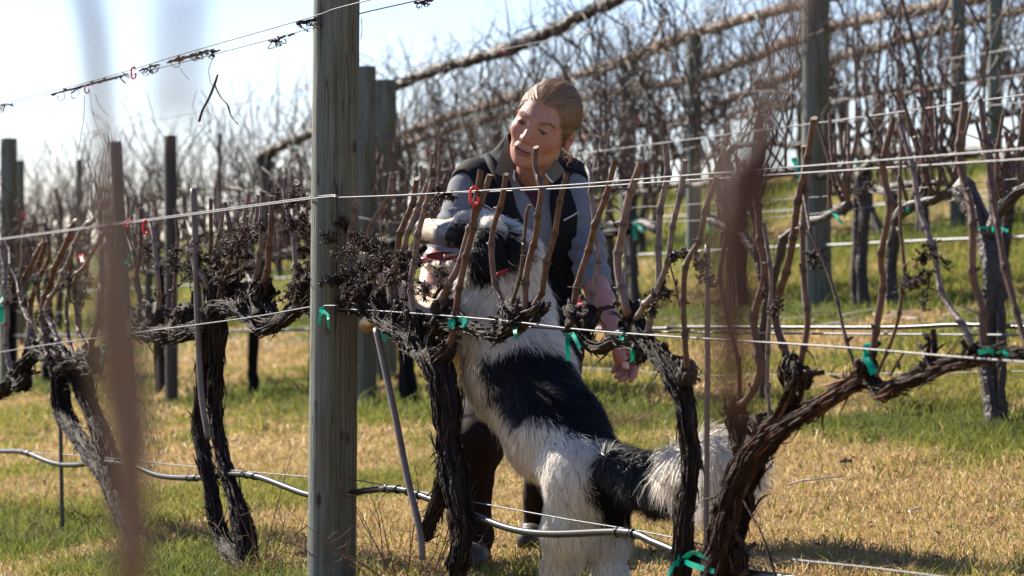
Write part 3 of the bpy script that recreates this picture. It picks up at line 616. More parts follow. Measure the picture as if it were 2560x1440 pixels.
tie(318, 655, [[(3,-10),(6,-20)]], 'pale green tape scrap right of the blurred brown branch', loop=10, w=12)
tie(2, 745, [[(0,20),(2,60)]], 'green tape cut by the left edge', loop=14, w=14)
tie(203, 640, [[(4,20),(6,40)]], 'pink tape left of the blurred brown branch', loop=10, w=10, m='pink', off=.02)
tie(1448, 752, [[(4,20),(8,46)]], 'pink tape behind the knobby arm end before the vest', loop=20, w=16, m='pink', off=.03)
tie(1592, 556, [[(-6,18),(-2,44)],[(8,14),(16,24)]], 'green tape on the second row arm right of the woman', d=DC, loop=22, w=10)
tie(1985, 400, [[(8,22),(20,60)]], 'bright green tape left of the big tall post', d=DB, loop=12, w=12)
tie(2137, 392, [[(2,10),(6,24)]], 'green tape right of the big tall post, high up', d=DC, loop=10, w=10)
tie(2080, 528, [[(12,14),(26,30)]], 'green tape on the second row arm right of the big tall post', d=DB, loop=20, w=10)
tie(2268, 512, [[(2,10),(-2,18)]], 'green tape scrap on the second row arm, below the thicket', d=DB, loop=16, w=10)
tie(2485, 570, [[(-30,-1),(-44,0)],[(14,0),(36,8)]], 'green band round the thick trunk of the second row', d=DB, loop=30, w=9)
tie(1775, 565, [[(3,10),(2,20)]], 'green tape left of the dark blurred branch', d=DB, loop=12, w=9)
tie(1867, 560, [[(-4,14),(2,34)]], 'green tape seen beside the dark blurred branch', d=DB, loop=14, w=9)
tie(2440, 380, [[(6,4)]], 'green tape scrap at the top of the slope near the right edge', d=DC, loop=12, w=10)
tie(1626, 490, [[(0,10)]], 'tiny green tape between two upright canes right of the woman', d=DDR, loop=10, w=12)
tie(1496, 468, [[(0,8)]], 'tiny green tape touching the shoulder of the vest', d=DDR, loop=12, w=14)
tie(1553, 412, [[(0,6)]], 'tiny green tape above the wires right of the woman', d=DDR, loop=10, w=12)
def clip(px, py, h, label, d=DA, ang=0., w=None, m='red', off=-.075):
    s = pxm(px, d); c = R(px, py, d+off); H = h/s; Wd = (w or h*.42)/s
    t = np.radians([60, 100, 140, 180, 180, 180, 200, 235, 270, 305, 340, 360, 360, 40, 70])
    pts = [(.35,.30),(.1,.50),(-.25,.45),(-.42,.30),(-.45,.0),(-.42,-.30),(-.25,-.47),(.05,-.50),(.35,-.40),(.42,-.15),(.30,-.02)]
    a = math.radians(ang); Q = []
    for x, z in pts:
        X, Z = x*Wd, z*H; Q.append(c+np.array([X*math.cos(a)-Z*math.sin(a), 0, X*math.sin(a)+Z*math.cos(a)]))
    mb = MB(); mb.tube(Q, np.full(len(Q), max(.0022, H*.085)), 44, 7); o = mb.obj('wire_clip', M[m]); recenter(o)
    return tag(o, label, 'clip', 'plastic wire clips')
clip(1186, 490, 42, 'bright red plastic clip hanging on the wire above the head of the dog', w=22)
clip(334, 182, 28, 'red plastic clip on the top wire at the upper left', w=12)
clip(364, 568, 32, 'red plastic clip upright on the left shoulder height wire', w=14)
clip(320, 558, 24, 'pale pink clip lying slanted on the wire beside the upright red clip', ang=-60, m='pink', w=12)
clip(218, 222, 20, 'dark red clip beneath a bundle of tendrils on the top wire', w=12)
for px, py, h, d, lab in ((1257,124,16,DB,'red clip on the far top wire right of the front post'),(1053,162,12,DB,'red clip on the far top wire farther left than the others'),(770,220,12,DB,'red clip near the left side of the front post'),(598,259,10,DB,'faint red clip in the sky left of the front post'),
    (240,333,12,DB,'red clip on the far wire at the blurred branch'),(2305,228,16,DC,'red clip in the thicket at the right'),(2328,270,18,DC,'red clip just above the pale wire at the right'),(1464,346,16,DC,'red clip level with the ear of the woman'),
    (1597,300,12,DC,'red clip beside the half hidden grey post'),(1071,383,18,DC,'red clip left of the vest collar'),(2158,218,12,DC,'red clip right of the big tall post'),(60,537,14,DB,'red clip beside the narrow dark post'),(1860,287,12,DC,'orange red clip left of the big tall post'),(2445,208,12,DC,'orange red clip near the green grey post')):
    clip(px, py, h, lab, d=d, w=h*.9, off=-.03)
def tendril(px, py, size, label, n=5, d=DA, seed=0, stick=0, off=-.06):
    g = np.random.default_rng(seed+int(px)); s = pxm(px, d); c = R(px, py, d+off); mb = MB()
    for q in range(n):
        a = g.uniform(0, 6.28, 3); k = np.linspace(0, g.uniform(1.2, 2.4)*3.14, 16); r = min(size, 38)/s*.5*g.uniform(.2, .6)
        st = c+np.array([g.uniform(-.6, .6)*size/s, 0, 0])*1.0; st[2] += g.uniform(-.1, .1)*size/s-(st[0]-c[0])*.0
        st[2] += .27*(st[0]-c[0])
        pts = st+np.stack([r*np.cos(k+a[0])-r*math.cos(a[0]), r*.7*np.sin(k*1.3+a[1]), -np.abs(r*1.6*np.sin(k*.7))-k*.0012], 1)
        mb.tube(pts, np.linspace(.0018, .0009, 16), 30, 5)
    for q in range(n*2):
        st = c+np.array([1, 0, .27])*g.uniform(-.6, .6)*size/s; e = st+np.array([1, 0, .27])*.014*g.choice([-1, 1])+nvec(g, .004)
        mb.tube([st, (st+e)/2+nvec(g, .002), e], [.0028, .0034, .0022], 8, 6, rough=.1, seed=q)
    if stick:
        l = stick/s; mb.tube([c-np.array([1, 0, .27])*l*.5, c+nvec(g, .003), c+np.array([1, 0, .27])*l*.5], [.003, .0042, .0025], 20, 6, rough=.08)
    o = mb.obj('tendril', M['rachis']); recenter(o); return tag(o, label, 'tendril', 'dry tendrils on the top wires')
tendril(20, 262, 34, 'dry tendril curl at the left end of the top wires', 3)
tendril(225, 210, 150, 'long dry tendril bundle round the top wires at the blurred branch', 7, stick=190)
tendril(380, 165, 44, 'dry tendril curl right of the red clip on the top wire', 4)
tendril(478, 138, 80, 'thick tangle of curled dry tendrils midway along the top wires', 9, stick=110)
tendril(532, 130, 20, 'small dry tendril holding the hanging forked twig', 2)
tendril(700, 96, 38, 'dry tendril hanging below the top wires near the front post', 5)
tendril(768, 52, 44, 'dry tendril tangle touching the left side of the front post', 6, off=-.09)
tendril(1058, 4, 24, 'dry tendril at the top edge right of the front post', 4)
tendril(1108, 486, 40, 'curled dry tendril on the wire left of the bright red clip', 5, off=-.04)
mb = MB(); c0 = [R(*p, DA-.06) for p in ((536,133),(530,150),(522,175),(526,205),(534,218))]; mb.tube(c0, np.full(5, .0011), 24, 5)
mb.tube([R(*p, DA-.06) for p in ((544,187),(536,212),(520,250),(506,275),(498,303))], [.003,.0042,.0038,.0036,.0044], 30, 7, rough=.07)
mb.tube([R(*p, DA-.06) for p in ((536,212),(550,240),(568,262),(578,290),(595,310))], [.0032,.0024,.0026,.0022,.002], 30, 6, rough=.15)
o = mb.obj('hanging_twig', M['rachis']); recenter(o); tag(o, 'forked dark twig dangling from the top wires against the sky', 'twig')
for px, top, pts in ((212, 212, [(212,240),(210,290),(204,330),(198,368)]), (238, 212, [(238,235),(248,262),(262,280),(272,290)]), (450,170,[(450,170),(460,185),(472,200)]), (903,45,[(903,45),(905,75),(902,98)])):
    mb = MB(); mb.tube([R(*p, DA-.06) for p in pts], np.full(len(pts), .0010), 30, 5); o = mb.obj('hanging_strand', M['rachis']); recenter(o)
    tag(o, {212:'long wispy strand hanging left of the blurred branch',238:'short curved strand hanging over the blurred branch',450:'short curl hanging under the thick tendril tangle',903:'wisp on the right side of the front post'}[px], 'twig', 'strands hanging from the top wires')
# ------------------------------------------------------------------ rows behind
def rowpt(px, h, d, off=0.):
    p = R(px, 700, d+off); return np.array([p[0], p[1], float(gz(p[0], p[1]))+h])
def shoots(mb, a, b, n, seed, h0, h1, r=(.0075, .0034), twigs=4, wander=.06, down=False, lean=0.):
    """n shoots spread between world points a and b (arm line)"""
    g = np.random.default_rng(seed); K = 9; u = g.random(n)[:, None]
    st = a*(1-u)+b*u+g.normal(size=(n, 3))*np.array([.05, .05, .02])
    L = g.uniform(h0, h1, n); t = np.linspace(0, 1, K)
    Pn = st[:, None]+np.zeros((n, K, 3)); Pn[:, :, 2] += (L[:, None]*t)*(-1 if down else 1)
    wlk = np.cumsum(g.normal(size=(n, K, 3))*wander*np.array([1, 1, .25]), 1)*L[:, None, None]**.5; wlk -= wlk[:, :1]
    Pn += wlk; Pn[:, :, 0] += (g.normal(size=n)*.22+lean)[:, None]*t*L[:, None]
    Rr = (r[0]*(1-t)+r[1]*t)[None]*g.uniform(.7, 1.3, (n, 1))
    V, f = batch_tubes(Pn, Rr, 4); mb.add(V, f)
    m = n*twigs; i = g.integers(0, n, m); k = g.integers(1, K-1, m); base = Pn[i, k]
    dr = g.normal(size=(m, 3))*np.array([1, 1, .7]); dr[:, 2] += .3; dr /= np.linalg.norm(dr, axis=1, keepdims=True); l = g.exponential(.12, m)+.05
    T2 = base[:, None]+dr[:, None]*l[:, None, None]*np.linspace(0, 1, 4)[None, :, None]+np.cumsum(g.normal(size=(m, 4, 3))*.012, 1)
    T2[:, 0] = base
    V, f = batch_tubes(T2, np.tile(np.linspace(r[0]*.55, r[1]*.7, 4), (m, 1)), 3); mb.add(V, f)
GB = 'grapevines of the rows behind'
NTH = ['first', 'second', 'third', 'fourth', 'fifth', 'sixth', 'seventh', 'eighth', 'ninth', 'tenth', 'eleventh', 'twelfth', 'thirteenth', 'fourteenth', 'fifteenth', 'sixteenth', 'seventeenth', 'eighteenth', 'nineteenth', 'twentieth']
def bgvine(px, d, seed, label, half=.75, h=.86, ncane=12, nshoot=0, sh=(.7, 1.3), m='bark', th=.028, twigs=4, stuffm='fartwig', group=GB, canelen=(.30, .55), clus=4, trunk=True, down=0):
    g = np.random.default_rng(seed); b = rowpt(px, 0, d); root = empty('grapevine', b, label, 'grapevine', group)
    u = np.array([RU[0], RU[1], 0.]); s = g.uniform(-.12, .12)
    def Q(t, hh, o=0): p = b+u*t; return np.array([p[0]+RN[0]*o, p[1]+RN[1]*o, float(gz(p[0], p[1]))+hh])
    if trunk:
        mb = MB(); gnarly(mb, [Q(s, -.03), Q(s*.7+.03, h*.3), Q(s*.2-.02, h*.65), Q(0, h-.03)], [th*1.2, th, th*.95, th*1.1], seed, strips=20, sides=10, per=.03); mb.obj('trunk', M[m], root)
        if g.random() < .45:
            mb = MB(); gnarly(mb, [Q(s+.09, -.03), Q(s*.5+.08, h*.35), Q(.02, h-.05)], [th*.9, th*.75, th*.8], seed+1, strips=15, sides=9, per=.03); mb.obj('trunk', M[m], root)
    for sg in (-1, 1):
        mb = MB(); pts = [Q(0, h-.04), Q(sg*.15, h+g.uniform(-.03, .05)), Q(sg*half*.55, h+g.uniform(-.04, .04)), Q(sg*half, h+g.uniform(-.02, .04))]
        gnarly(mb, pts, [th*.95, th*.75, th*.65, th*.5], seed+5+sg, strips=16, sides=9, per=.03); mb.obj('arm', M[m], root)
    for k in range(ncane):
        t = g.uniform(-half, half); mb = MB(); L = g.uniform(*canelen); a = Q(t, h, g.uniform(-.02, .02)); e = a+np.array([g.normal()*.07, g.normal()*.05, L])
        cane(mb, [a, a+(e-a)*.35+nvec(g, .02), a+(e-a)*.7+nvec(g, .015), e], .0095, .0075, seed*3+k, side=False, sides=6, col=np.array([.15,.085,.06]), node=.11); mb.obj('cane', M['canev'], root, col=True)
    for k in range(clus):
        mb = MB(); rachis(mb, Q(g.uniform(-half, half), h+g.uniform(.0, .2)), seed*5+k, L=.10, spread=.04, dens=9); mb.obj('dried_cluster', M['rachis'], root)
    if nshoot:
        mb = MB(); shoots(mb, Q(-half*1.1, h), Q(half*1.1, h), nshoot, seed+9, sh[0], sh[1], twigs=twigs)
        o = mb.obj('shoots', M[stuffm], root); o['kind'] = 'stuff'
    return root
# second row, one by one
def expl(label, d, base_px, limbs, seed, ncane=10, bark='old_bark', canes=(), sh=0, group=GB, canelen=(.3, .55), th=.0085):
    x0 = R(base_px, 1000, d); root = empty('grapevine', (x0[0], x0[1], float(gz(x0[0], x0[1]))), label, 'grapevine', group); g = np.random.default_rng(seed)
    arms = []
    for k, (pn, l) in enumerate(limbs):
        mb = MB(); pts = np.array([R(p[0], p[1], d) for p in l]); rad = np.array([p[2]/2/pxm(p[0], d) for p in l]); gnarly(mb, pts, rad, seed*17+k, strips=24, sides=12, per=.02); mb.obj(pn, M[bark], root)
        if pn == 'arm': arms.append(pts)
    for k in range(ncane):
        a = arms[k % len(arms)]; t = g.random()*(len(a)-1); i = int(t); p = a[i]*(1-(t-i))+a[min(i+1, len(a)-1)]*(t-i); L = g.uniform(*canelen); e = p+np.array([g.normal()*.06, g.normal()*.05, L])
        mb = MB(); cane(mb, [p, p+(e-p)*.4+nvec(g, .02), e], th, th*.8, seed*7+k, side=False, sides=7, col=np.array([.17,.095,.065]), node=.09); mb.obj('cane', M['canev'], root, col=True)
        if g.random() < .35:
            mb = MB(); rachis(mb, p+(e-p)*g.random()*.6, seed*9+k, L=.09, spread=.035, dens=9); mb.obj('dried_cluster', M['rachis'], root)
    return root
expl('second row vine whose thin curved trunk stands just right of the blurred dark branch', DB, 1907, [('trunk', [(1907,995,22),(1904,880,20),(1915,780,20),(1935,700,20),(1950,640,20),(1960,592,24)]), ('arm', [(1955,600,22),(2010,560,22),(2060,545,18),(2112,520,26),(2124,508,22)]), ('arm', [(1905,700,20),(1893,650,20),(1868,605,20),(1810,565,20),(1762,550,20)])], 21, 16, canelen=(.25, .42))
expl('second row vine with the thickest dark trunk, near the right edge', DB, 2488, [('trunk', [(2492,1065,56),(2480,960,46),(2474,860,44),(2486,740,50),(2476,640,52),(2455,560,44),(2425,500,54),(2405,462,50)]), ('arm', [(2410,470,44),(2370,482,24),(2310,505,26),(2272,515,30),(2240,545,24)]), ('arm', [(2470,590,36),(2500,530,30),(2530,495,30),(2560,470,28),(2640,450,28)]),
    ('trunk', [(2500,1050,20),(2506,900,22),(2500,760,20),(2480,640,24)])], 22, 26, canelen=(.22, .42))
expl('vine in the mid distance right of the woman with a forked trunk and short arm', DC, 1545, [('trunk', [(1548,885,24),(1540,800,20),(1530,700,20),(1524,620,16),(1530,566,18)]), ('trunk', [(1548,720,14),(1570,650,14),(1592,600,16),(1606,570,18)]), ('arm', [(1490,552,14),(1520,562,16),(1560,562,18),(1600,556,18),(1636,570,22),(1642,580,18)])], 23, 16, canelen=(.5, 1.1), th=.008)
expl('vine on the bright slope with two thin stems, right of the big tall post', DDR, 2190, [('trunk', [(2200,585,14),(2180,520,14),(2160,450,14),(2150,388,18)]), ('trunk', [(2192,590,12),(2176,500,12),(2172,400,14)]), ('arm', [(2060,388,24),(2150,384,26),(2250,380,22),(2360,378,20),(2480,376,20)])], 24, 14, canelen=(.5, 1.1), th=.008)
expl('vine with a blackish trunk between two front canes at the right', DC, 2230, [('trunk', [(2228,765,34),(2226,690,30),(2232,620,30),(2240,560,28),(2232,500,28),(2225,470,30)]), ('arm', [(2225,480,22),(2160,470,18),(2080,480,16)]), ('arm', [(2230,470,22),(2290,460,18),(2360,455,16)])], 25, 16, canelen=(.5, 1.1), th=.008)
for k, (px, cl) in enumerate(((-130, (.3,.6)), (28, (.3,.6)), (120, (.3,.65)), (400, (.3,.6)), (640, (.35,.6)), (800, (.3,.6)), (1010, (.4,.7)), (1180, (.3,.5)), (1400, (.3,.5)))):
    bgvine(px, DB, 300+k, '%s low pruned vine from the left in the second row' % NTH[k], half=.8 if px < 900 else .7, ncane=16, canelen=cl, clus=6, th=.032, nshoot=14 if px < 900 else 10, sh=(.2, .75), twigs=2)
# rows C to F: one vine after another
HB = 'tall shaggy vines of the far thicket'
for ri, (d, nm, t0, step, fac) in enumerate(((DC, 'third', 0, 1.45, 1.), (DDR, 'fourth', 0, 1.5, 1.0), (DE, 'fifth', .6, 1.6, .8), (DF, 'sixth', .3, 1.7, .6))):
    # march along the row from the right edge to the left edge of the view
    D0 = rowD(2950, d); D1 = min(rowD(-150, d), 62); L = (D1-D0)/RU[1]; n = int(L/step); cnt = 0
    for k in range(n):
        D = D0+(t0+k*step)*RU[1]
        # px at which the row has this depth
        X = (d-RN[1]*D)/RN[0]; px = 1280+F*X/D
        if px < -250: break
        g = np.random.default_rng(ri*100+k); dense = px > 980
        ns = int((25 if dense else 16)*fac*g.uniform(.55, 1.35)) if px > 700 else int(22*fac)
        hi = (1.0, 1.7) if px > 1500 else ((.7, 1.5) if dense else (.45, 1.45))
        lab = '%s vine from the right in the %s row of the thicket' % (NTH[cnt] if cnt < 20 else 'last but %s' % NTH[cnt-19], nm)
        bgvine(px, d, 1000+ri*100+k, lab, half=step*.52, ncane=0, nshoot=ns, sh=hi, clus=0, group=HB, twigs=3 if dense else 2, th=.035 if d < 14 else .04, m='old_bark')
        cnt += 1
# high trained vines: long arms along the top wires
def highvine(d, label, beam, trunk, w, m, seed, nsh, drop=(.3, 1.0), up=(.1, .5)):
    x0 = R(trunk[0][0], 1000, d); root = empty('grapevine', (x0[0], x0[1], float(gz(x0[0], x0[1]))), label, 'grapevine', 'vines with long arms on the top wires')
    mb = MB(); pts = np.array([R(p[0], p[1], d) for p in trunk]); gnarly(mb, pts, np.array([p[2]/2/pxm(p[0], d) for p in trunk]), seed, strips=30, sides=12, per=.03); mb.obj('trunk', M['old_bark'], root)
    mb = MB(); pts = np.array([R(p[0], p[1], d) for p in beam]); rad = np.array([w/2/pxm(1300, d)]*len(beam))*np.random.default_rng(seed).uniform(.8, 1.2, len(beam)); gnarly(mb, pts, rad, seed+1, strips=90, sides=14, per=.03, wob=.35); mb.obj('high_arm', M[m], root)
    mb = MB()
    for i in range(len(pts)-1):
        ln = np.linalg.norm(pts[i+1]-pts[i]); k = max(1, int(nsh*ln))
        shoots(mb, pts[i], pts[i+1], k, seed*5+i, drop[0], drop[1], down=True, twigs=2, wander=.09); shoots(mb, pts[i], pts[i+1], k, seed*7+i, up[0], up[1], twigs=2, wander=.08, r=(.005, .002))
    o = mb.obj('shoots', M['fartwig'], root); o['kind'] = 'stuff'
    return root
highvine(DC, 'dark thick arm rising diagonally from the left of the woman to the top edge', [(655,392),(700,366),(780,332),(880,272),(985,216),(1100,172),(1260,126),(1400,66),(1480,24),(1570,-14),(1700,-70)], [(668,760,28),(664,640,26),(670,520,28),(662,430,30),(655,392,34)], 27, 'old_bark', 51, 7, up=(.05,.35))
highvine(DDR, 'pale sunlit arm rising diagonally right above the head of the woman', [(985,345),(1100,300),(1290,240),(1430,192),(1540,160),(1660,112),(1830,56),(2050,0),(2250,-50)], [(1000,560,24),(1004,460,24),(990,345,26)], 20, 'palebeam', 52, 6)
highvine(DE, 'dull brown arm rising below the pale sunlit arm', [(880,420),(990,375),(1096,332),(1280,282),(1560,226),(1760,190),(2010,92),(2160,50),(2385,8),(2600,-40)], [(1100,520,22),(1098,430,22),(1096,332,24)], 17, 'palebeam', 53, 7)
highvine(DF, 'farthest diagonal arm, high in the thicket at the upper right', [(1700,300),(1900,220),(2075,150),(2210,115),(2385,65),(2560,25),(2700,0)], [(2075,420,22),(2080,300,22),(2075,150,22)], 17, 'palebeam', 54, 7)
# pruned canes lying on the grass
mb = MB(); g = np.random.default_rng(77); n = 420
pp = [(g.uniform(1450, 2700), g.uniform(8.4, 9.0)) for _ in range(170)]+[(g.uniform(-100, 1300), g.uniform(8.0, 8.9)) for _ in range(120)]+[(g.uniform(500, 2700), g.uniform(4.6, 6.0)) for _ in range(10)]
Pn = []
for px, d in pp:
    b = rowpt(px, .015, d); a = g.normal()*.5+ (1.1 if g.random() < .5 else 0); l = g.uniform(.04, .16); dv = np.array([math.cos(a), math.sin(a), .08*g.normal()])
    q = b+dv*l*np.linspace(-1, 1, 5)[:, None]+g.normal(size=(5, 3))*.01; q[:, 2] = gzn(q[:, 0], q[:, 1])+.02+.02*np.abs(g.normal()); Pn.append(q)
V, f = batch_tubes(np.array(Pn), np.tile([.0028, .0034, .003, .0028, .002], (len(Pn), 1)), 5); mb.add(V, f)
o = mb.obj('cane_prunings', mat('pruned_cane', (.42,.36,.30), .7)); tag(o, 'pale pruned canes scattered on the grass between the rows', 'prunings', kind='stuff')
# straw mound and dry weeds
def weeds(px, D, label, n, hh, spread, seed, cat, name, stems=10, curl=.4):
    g = np.random.default_rng(seed); c = P(px, 1000, D); z = float(gz(c[0], c[1])); mb = MB()
    a = g.random(n)*6.28; r = spread*g.random(n)**.7; K = 6; t = np.linspace(0, 1, K)
    b = np.stack([c[0]+r*np.cos(a), c[1]+r*np.sin(a), np.full(n, z-.01)], 1); L = hh*g.uniform(.35, 1, n)*(1-.6*r/spread)
    dr = np.stack([np.cos(a)*.5+g.normal(size=n)*.3, np.sin(a)*.5+g.normal(size=n)*.3, np.ones(n)], 1)
    Q = b[:, None]+dr[:, None]*(L[:, None]*t)[..., None]; Q[:, :, 2] -= (curl*L[:, None]*t**2.5)*g.uniform(.2, 1.6, (n, 1)); Q[:, :, :2] += (np.cumsum(g.normal(size=(n, K, 2)), 1)*.010)
    V, f = batch_tubes(Q, np.tile(np.linspace(.0015, .0006, K), (n, 1))*g.uniform(.6, 1.4, (n, 1)), 3)
    cc = np.repeat(np.array([.50,.36,.22])*g.uniform(.45, 1.2, (n, 1)), K*3, 0); mb.add(V, f, cc)
    for k in range(stems):
        aa = g.uniform(-1.1, 1.1); l = g.uniform(.18, .42); e = np.array([math.sin(aa)*l, g.normal()*.08, math.cos(aa)*l]); p0 = np.array([c[0]+g.normal()*.03, c[1]+g.normal()*.03, z])
        q = mb.tube([p0, p0+e*.4+nvec(g, .012), p0+e*.75+nvec(g, .012), p0+e], [.0020, .0017, .0012, .0008], 20, 5, rough=.12, seed=k, col=(.22,.15,.12))
        for j in range(4):
            i = g.integers(5, 18); b0 = q[i, :3]; e2 = nvec(g, .035)+np.array([0, 0, .02]); mb.tube([b0, b0+e2*.5+nvec(g, .004), b0+e2], [.0011, .0009, .0006], 6, 4, col=(.24,.17,.13))
    o = mb.obj(name, M['grass'], col=True); recenter(o); return tag(o, label, cat)
weeds(1030, 7.45, 'dry weed clump with bare twigs at the foot of the slanting grey stake', 420, .20, .075, 5, 'weed', 'dry_weed', 16)
weeds(160, 10.2, 'straw mound at the foot of the black steel rod', 900, .09, .16, 6, 'straw mound', 'straw_mound', 0, curl=.9)
weeds(640, 8.35, 'thin dry stalks right of the foot of the twin trunk vine', 120, .16, .07, 7, 'weed', 'dry_weed', 7)
weeds(1560, 12.6, 'shaggy brown grass tussock under the dangling hand', 1300, .17, .26, 8, 'tussock', 'grass_tussock', 0, curl=.7)
# loose stem with dried cluster seen on the grass at the right
mb = MB(); rachis(mb, P(2130, 1150, 8.6), 5, L=.05, dirv=(-1, 0, 0), spread=.022, dens=10); o = mb.obj('dried_cluster', M['rachis']); recenter(o); tag(o, 'small dried grape cluster on the straw right of the Y shaped vine', 'grape stem')
mb = MB(); g = np.random.default_rng(3); q = [R(*p, DA-.02) for p in ((1855,1245),(1880,1290),(1905,1335),(1920,1380),(1942,1450))]; mb.tube(q, [.0016,.0024,.002,.003,.0024], 40, 6, rough=.2, seed=3); mb.tube([R(1838,1270,DA), R(1842,1300,DA), R(1850,1320,DA)], .0012, 10, 4)
o = mb.obj('hanging_cane', M['rachis']); recenter(o); tag(o, 'thin knotty dark shoot hanging right of the Y shaped trunk', 'twig')
# out of focus branches close to the lens
def front(pts, D, w, label, seed, sides=12, m='fronttwig'):
    mb = MB(); Q = np.array([P(p[0], p[1], D) for p in pts]); rad = np.array([p[2]/2*w*D/F for p in pts]); gnarly(mb, Q, rad, seed, strips=0, sides=sides, per=.02, wob=.1, ridge=.05)
    o = mb.obj('front_cane', M[m]); recenter(o); return tag(o, label, 'branch', 'blurred branches close to the camera')
front([(205,-60,20),(232,60,24),(245,200,28),(262,360,28),(268,520,50),(278,700,80),(292,860,92),(310,1000,96),(325,1150,84),(330,1300,76),(330,1500,74)], 1.0, 1.3, 'wide blurred brown branch rising left of the twin trunk vine', 61)
front([(462,-60,34),(450,120,30),(440,330,10)], .62, 1, 'faint bluish blurred twig at the top left in the sky', 62)
front([(1830,1080,26),(1828,900,56),(1832,700,70),(1838,560,84),(1848,470,110),(1866,420,100),(1900,350,62),(1935,260,34),(1975,120,24),(2010,-60,20)], 0.78, 1.75, 'blurred dark red branch before the right side, thickest at its bend', 63, m='darkfront')
# ------------------------------------------------------------------ implicit surfaces for bodies and clothes
def cap(p, a, b, ra, rb):
    a = np.asarray(a, float); b = np.asarray(b, float); ab = b-a; t = np.clip(((p-a)@ab)/(ab@ab+1e-12), 0, 1)
    return np.linalg.norm(p-a-t[:, None]*ab, axis=1)-(ra+(rb-ra)*t)
def sph(p, c, r): return np.linalg.norm(p-np.asarray(c), axis=1)-r
def ell(p, c, r, Rm=None):
    q = p-np.asarray(c, float)
    if Rm is not None: q = q@Rm
    r = np.asarray(r, float); k0 = np.linalg.norm(q/r, axis=1); k1 = np.linalg.norm(q/(r*r), axis=1)
    return k0*(k0-1)/np.maximum(k1, 1e-6)
def smin(a, b, k): h = np.maximum(k-np.abs(a-b), 0)/k; return np.minimum(a, b)-h*h*k*.25
def smax(a, b, k): return -smin(-a, -b, k)
def surface_nets(fn, lo, hi, h, B=8, margin=.03):
    lo = np.asarray(lo, float); nb = np.maximum(1, np.ceil((np.asarray(hi)-lo)/h/B).astype(int)); n = nb*B
    vol = np.empty((n[0], n[1], n[2]), np.float32)
    bc = np.stack(np.meshgrid(*[np.arange(k) for k in nb], indexing='ij'), -1).reshape(-1, 3)
    cen = lo+(bc*B+(B-1)/2)*h; d = fn(cen); lim = B*h*.87*1.25+margin
    loc = np.stack(np.meshgrid(*[np.arange(B)]*3, indexing='ij'), -1).reshape(-1, 3)*h
    near = np.abs(d) < lim; v6 = vol.reshape(nb[0], B, nb[1], B, nb[2], B)
    for i in np.where(~near)[0]: a, b, c = bc[i]; v6[a, :, b, :, c, :] = d[i]
    idx = np.where(near)[0]
    for s in range(0, len(idx), 400):
        ii = idx[s:s+400]; P_ = (lo+bc[ii]*B*h)[:, None]+loc[None]; dd = fn(P_.reshape(-1, 3)).reshape(len(ii), B, B, B)
        for q, i in enumerate(ii): a, b, c = bc[i]; v6[a, :, b, :, c, :] = dd[q]
    neg = vol < 0; acc = np.zeros(tuple(n-1)+(3,), np.float32); cnt = np.zeros(tuple(n-1), np.float32)
    for ax in range(3):
        sl0 = [slice(None)]*3; sl1 = [slice(None)]*3; sl0[ax] = slice(0, -1); sl1[ax] = slice(1, None)
        a = vol[tuple(sl0)]; b = vol[tuple(sl1)]; cr = neg[tuple(sl0)] != neg[tuple(sl1)]
        ix = np.argwhere(cr); t = a[cr]/(a[cr]-b[cr]); pt = ix.astype(np.float32); pt[:, ax] += t
        o = [k for k in range(3) if k != ax]
        for da in (0, 1):
            for db in (0, 1):
                c = ix.copy(); c[:, o[0]] -= da; c[:, o[1]] -= db
                ok = (c >= 0).all(1) & (c < n-1).all(1)
                np.add.at(acc, tuple(c[ok].T), pt[ok]); np.add.at(cnt, tuple(c[ok].T), 1)
    on = cnt > 0; vid = -np.ones(tuple(n-1), np.int64); vid[on] = np.arange(on.sum()); V = lo+acc[on]/cnt[on][:, None]*h
    Q = []
    for ax in range(3):
        o = [k for k in range(3) if k != ax]
        if ax == 1: o = o[::-1]
        sl0 = [slice(None)]*3; sl1 = [slice(None)]*3; sl0[ax] = slice(0, -1); sl1[ax] = slice(1, None)
        cr = neg[tuple(sl0)] != neg[tuple(sl1)]; ix = np.argwhere(cr); inside = neg[tuple(sl0)][cr]
        ok = (ix[:, o[0]] > 0) & (ix[:, o[1]] > 0) & (ix[:, o[0]] < n[o[0]]-1) & (ix[:, o[1]] < n[o[1]]-1) & (ix[:, ax] < n[ax]-1)
        ix = ix[ok]; inside = inside[ok]
        def g(da, db): c = ix.copy(); c[:, o[0]] -= da; c[:, o[1]] -= db; return vid[tuple(c.T)]
        q = np.stack([g(1, 1), g(0, 1), g(0, 0), g(1, 0)], 1); q[~inside] = q[~inside][:, ::-1]; Q.append(q)
    Q = np.vstack(Q); Q = Q[(Q >= 0).all(1)]
    return V, Q
def vnorm(V, Q):
    n = np.cross(V[Q[:, 2]]-V[Q[:, 0]], V[Q[:, 3]]-V[Q[:, 1]]); N = np.zeros_like(V)
    for k in range(4): np.add.at(N, Q[:, k], n)
    return N/(np.linalg.norm(N, axis=1, keepdims=True)+1e-12)
def noise3(p, s, seed=0):
    g = np.random.default_rng(seed); o = np.zeros(len(p)); 
    for k in range(6): w = g.normal(size=3)*s; o += np.sin(p@w+g.random()*6.28)
    return o/6
def topx(p): return 1280+F*p[:, 0]/p[:, 1], 720-F*(p[:, 2]-CZ)/p[:, 1]
def inpoly(x, y, poly):
    r = np.zeros(len(x), bool); n = len(poly)
    for i in range(n):
        x1, y1 = poly[i]; x2, y2 = poly[(i+1) % n]
        if y1 != y2: c = ((y1 > y) != (y2 > y)) & (x < (x2-x1)*(y-y1)/(y2-y1)+x1); r ^= c
    return r
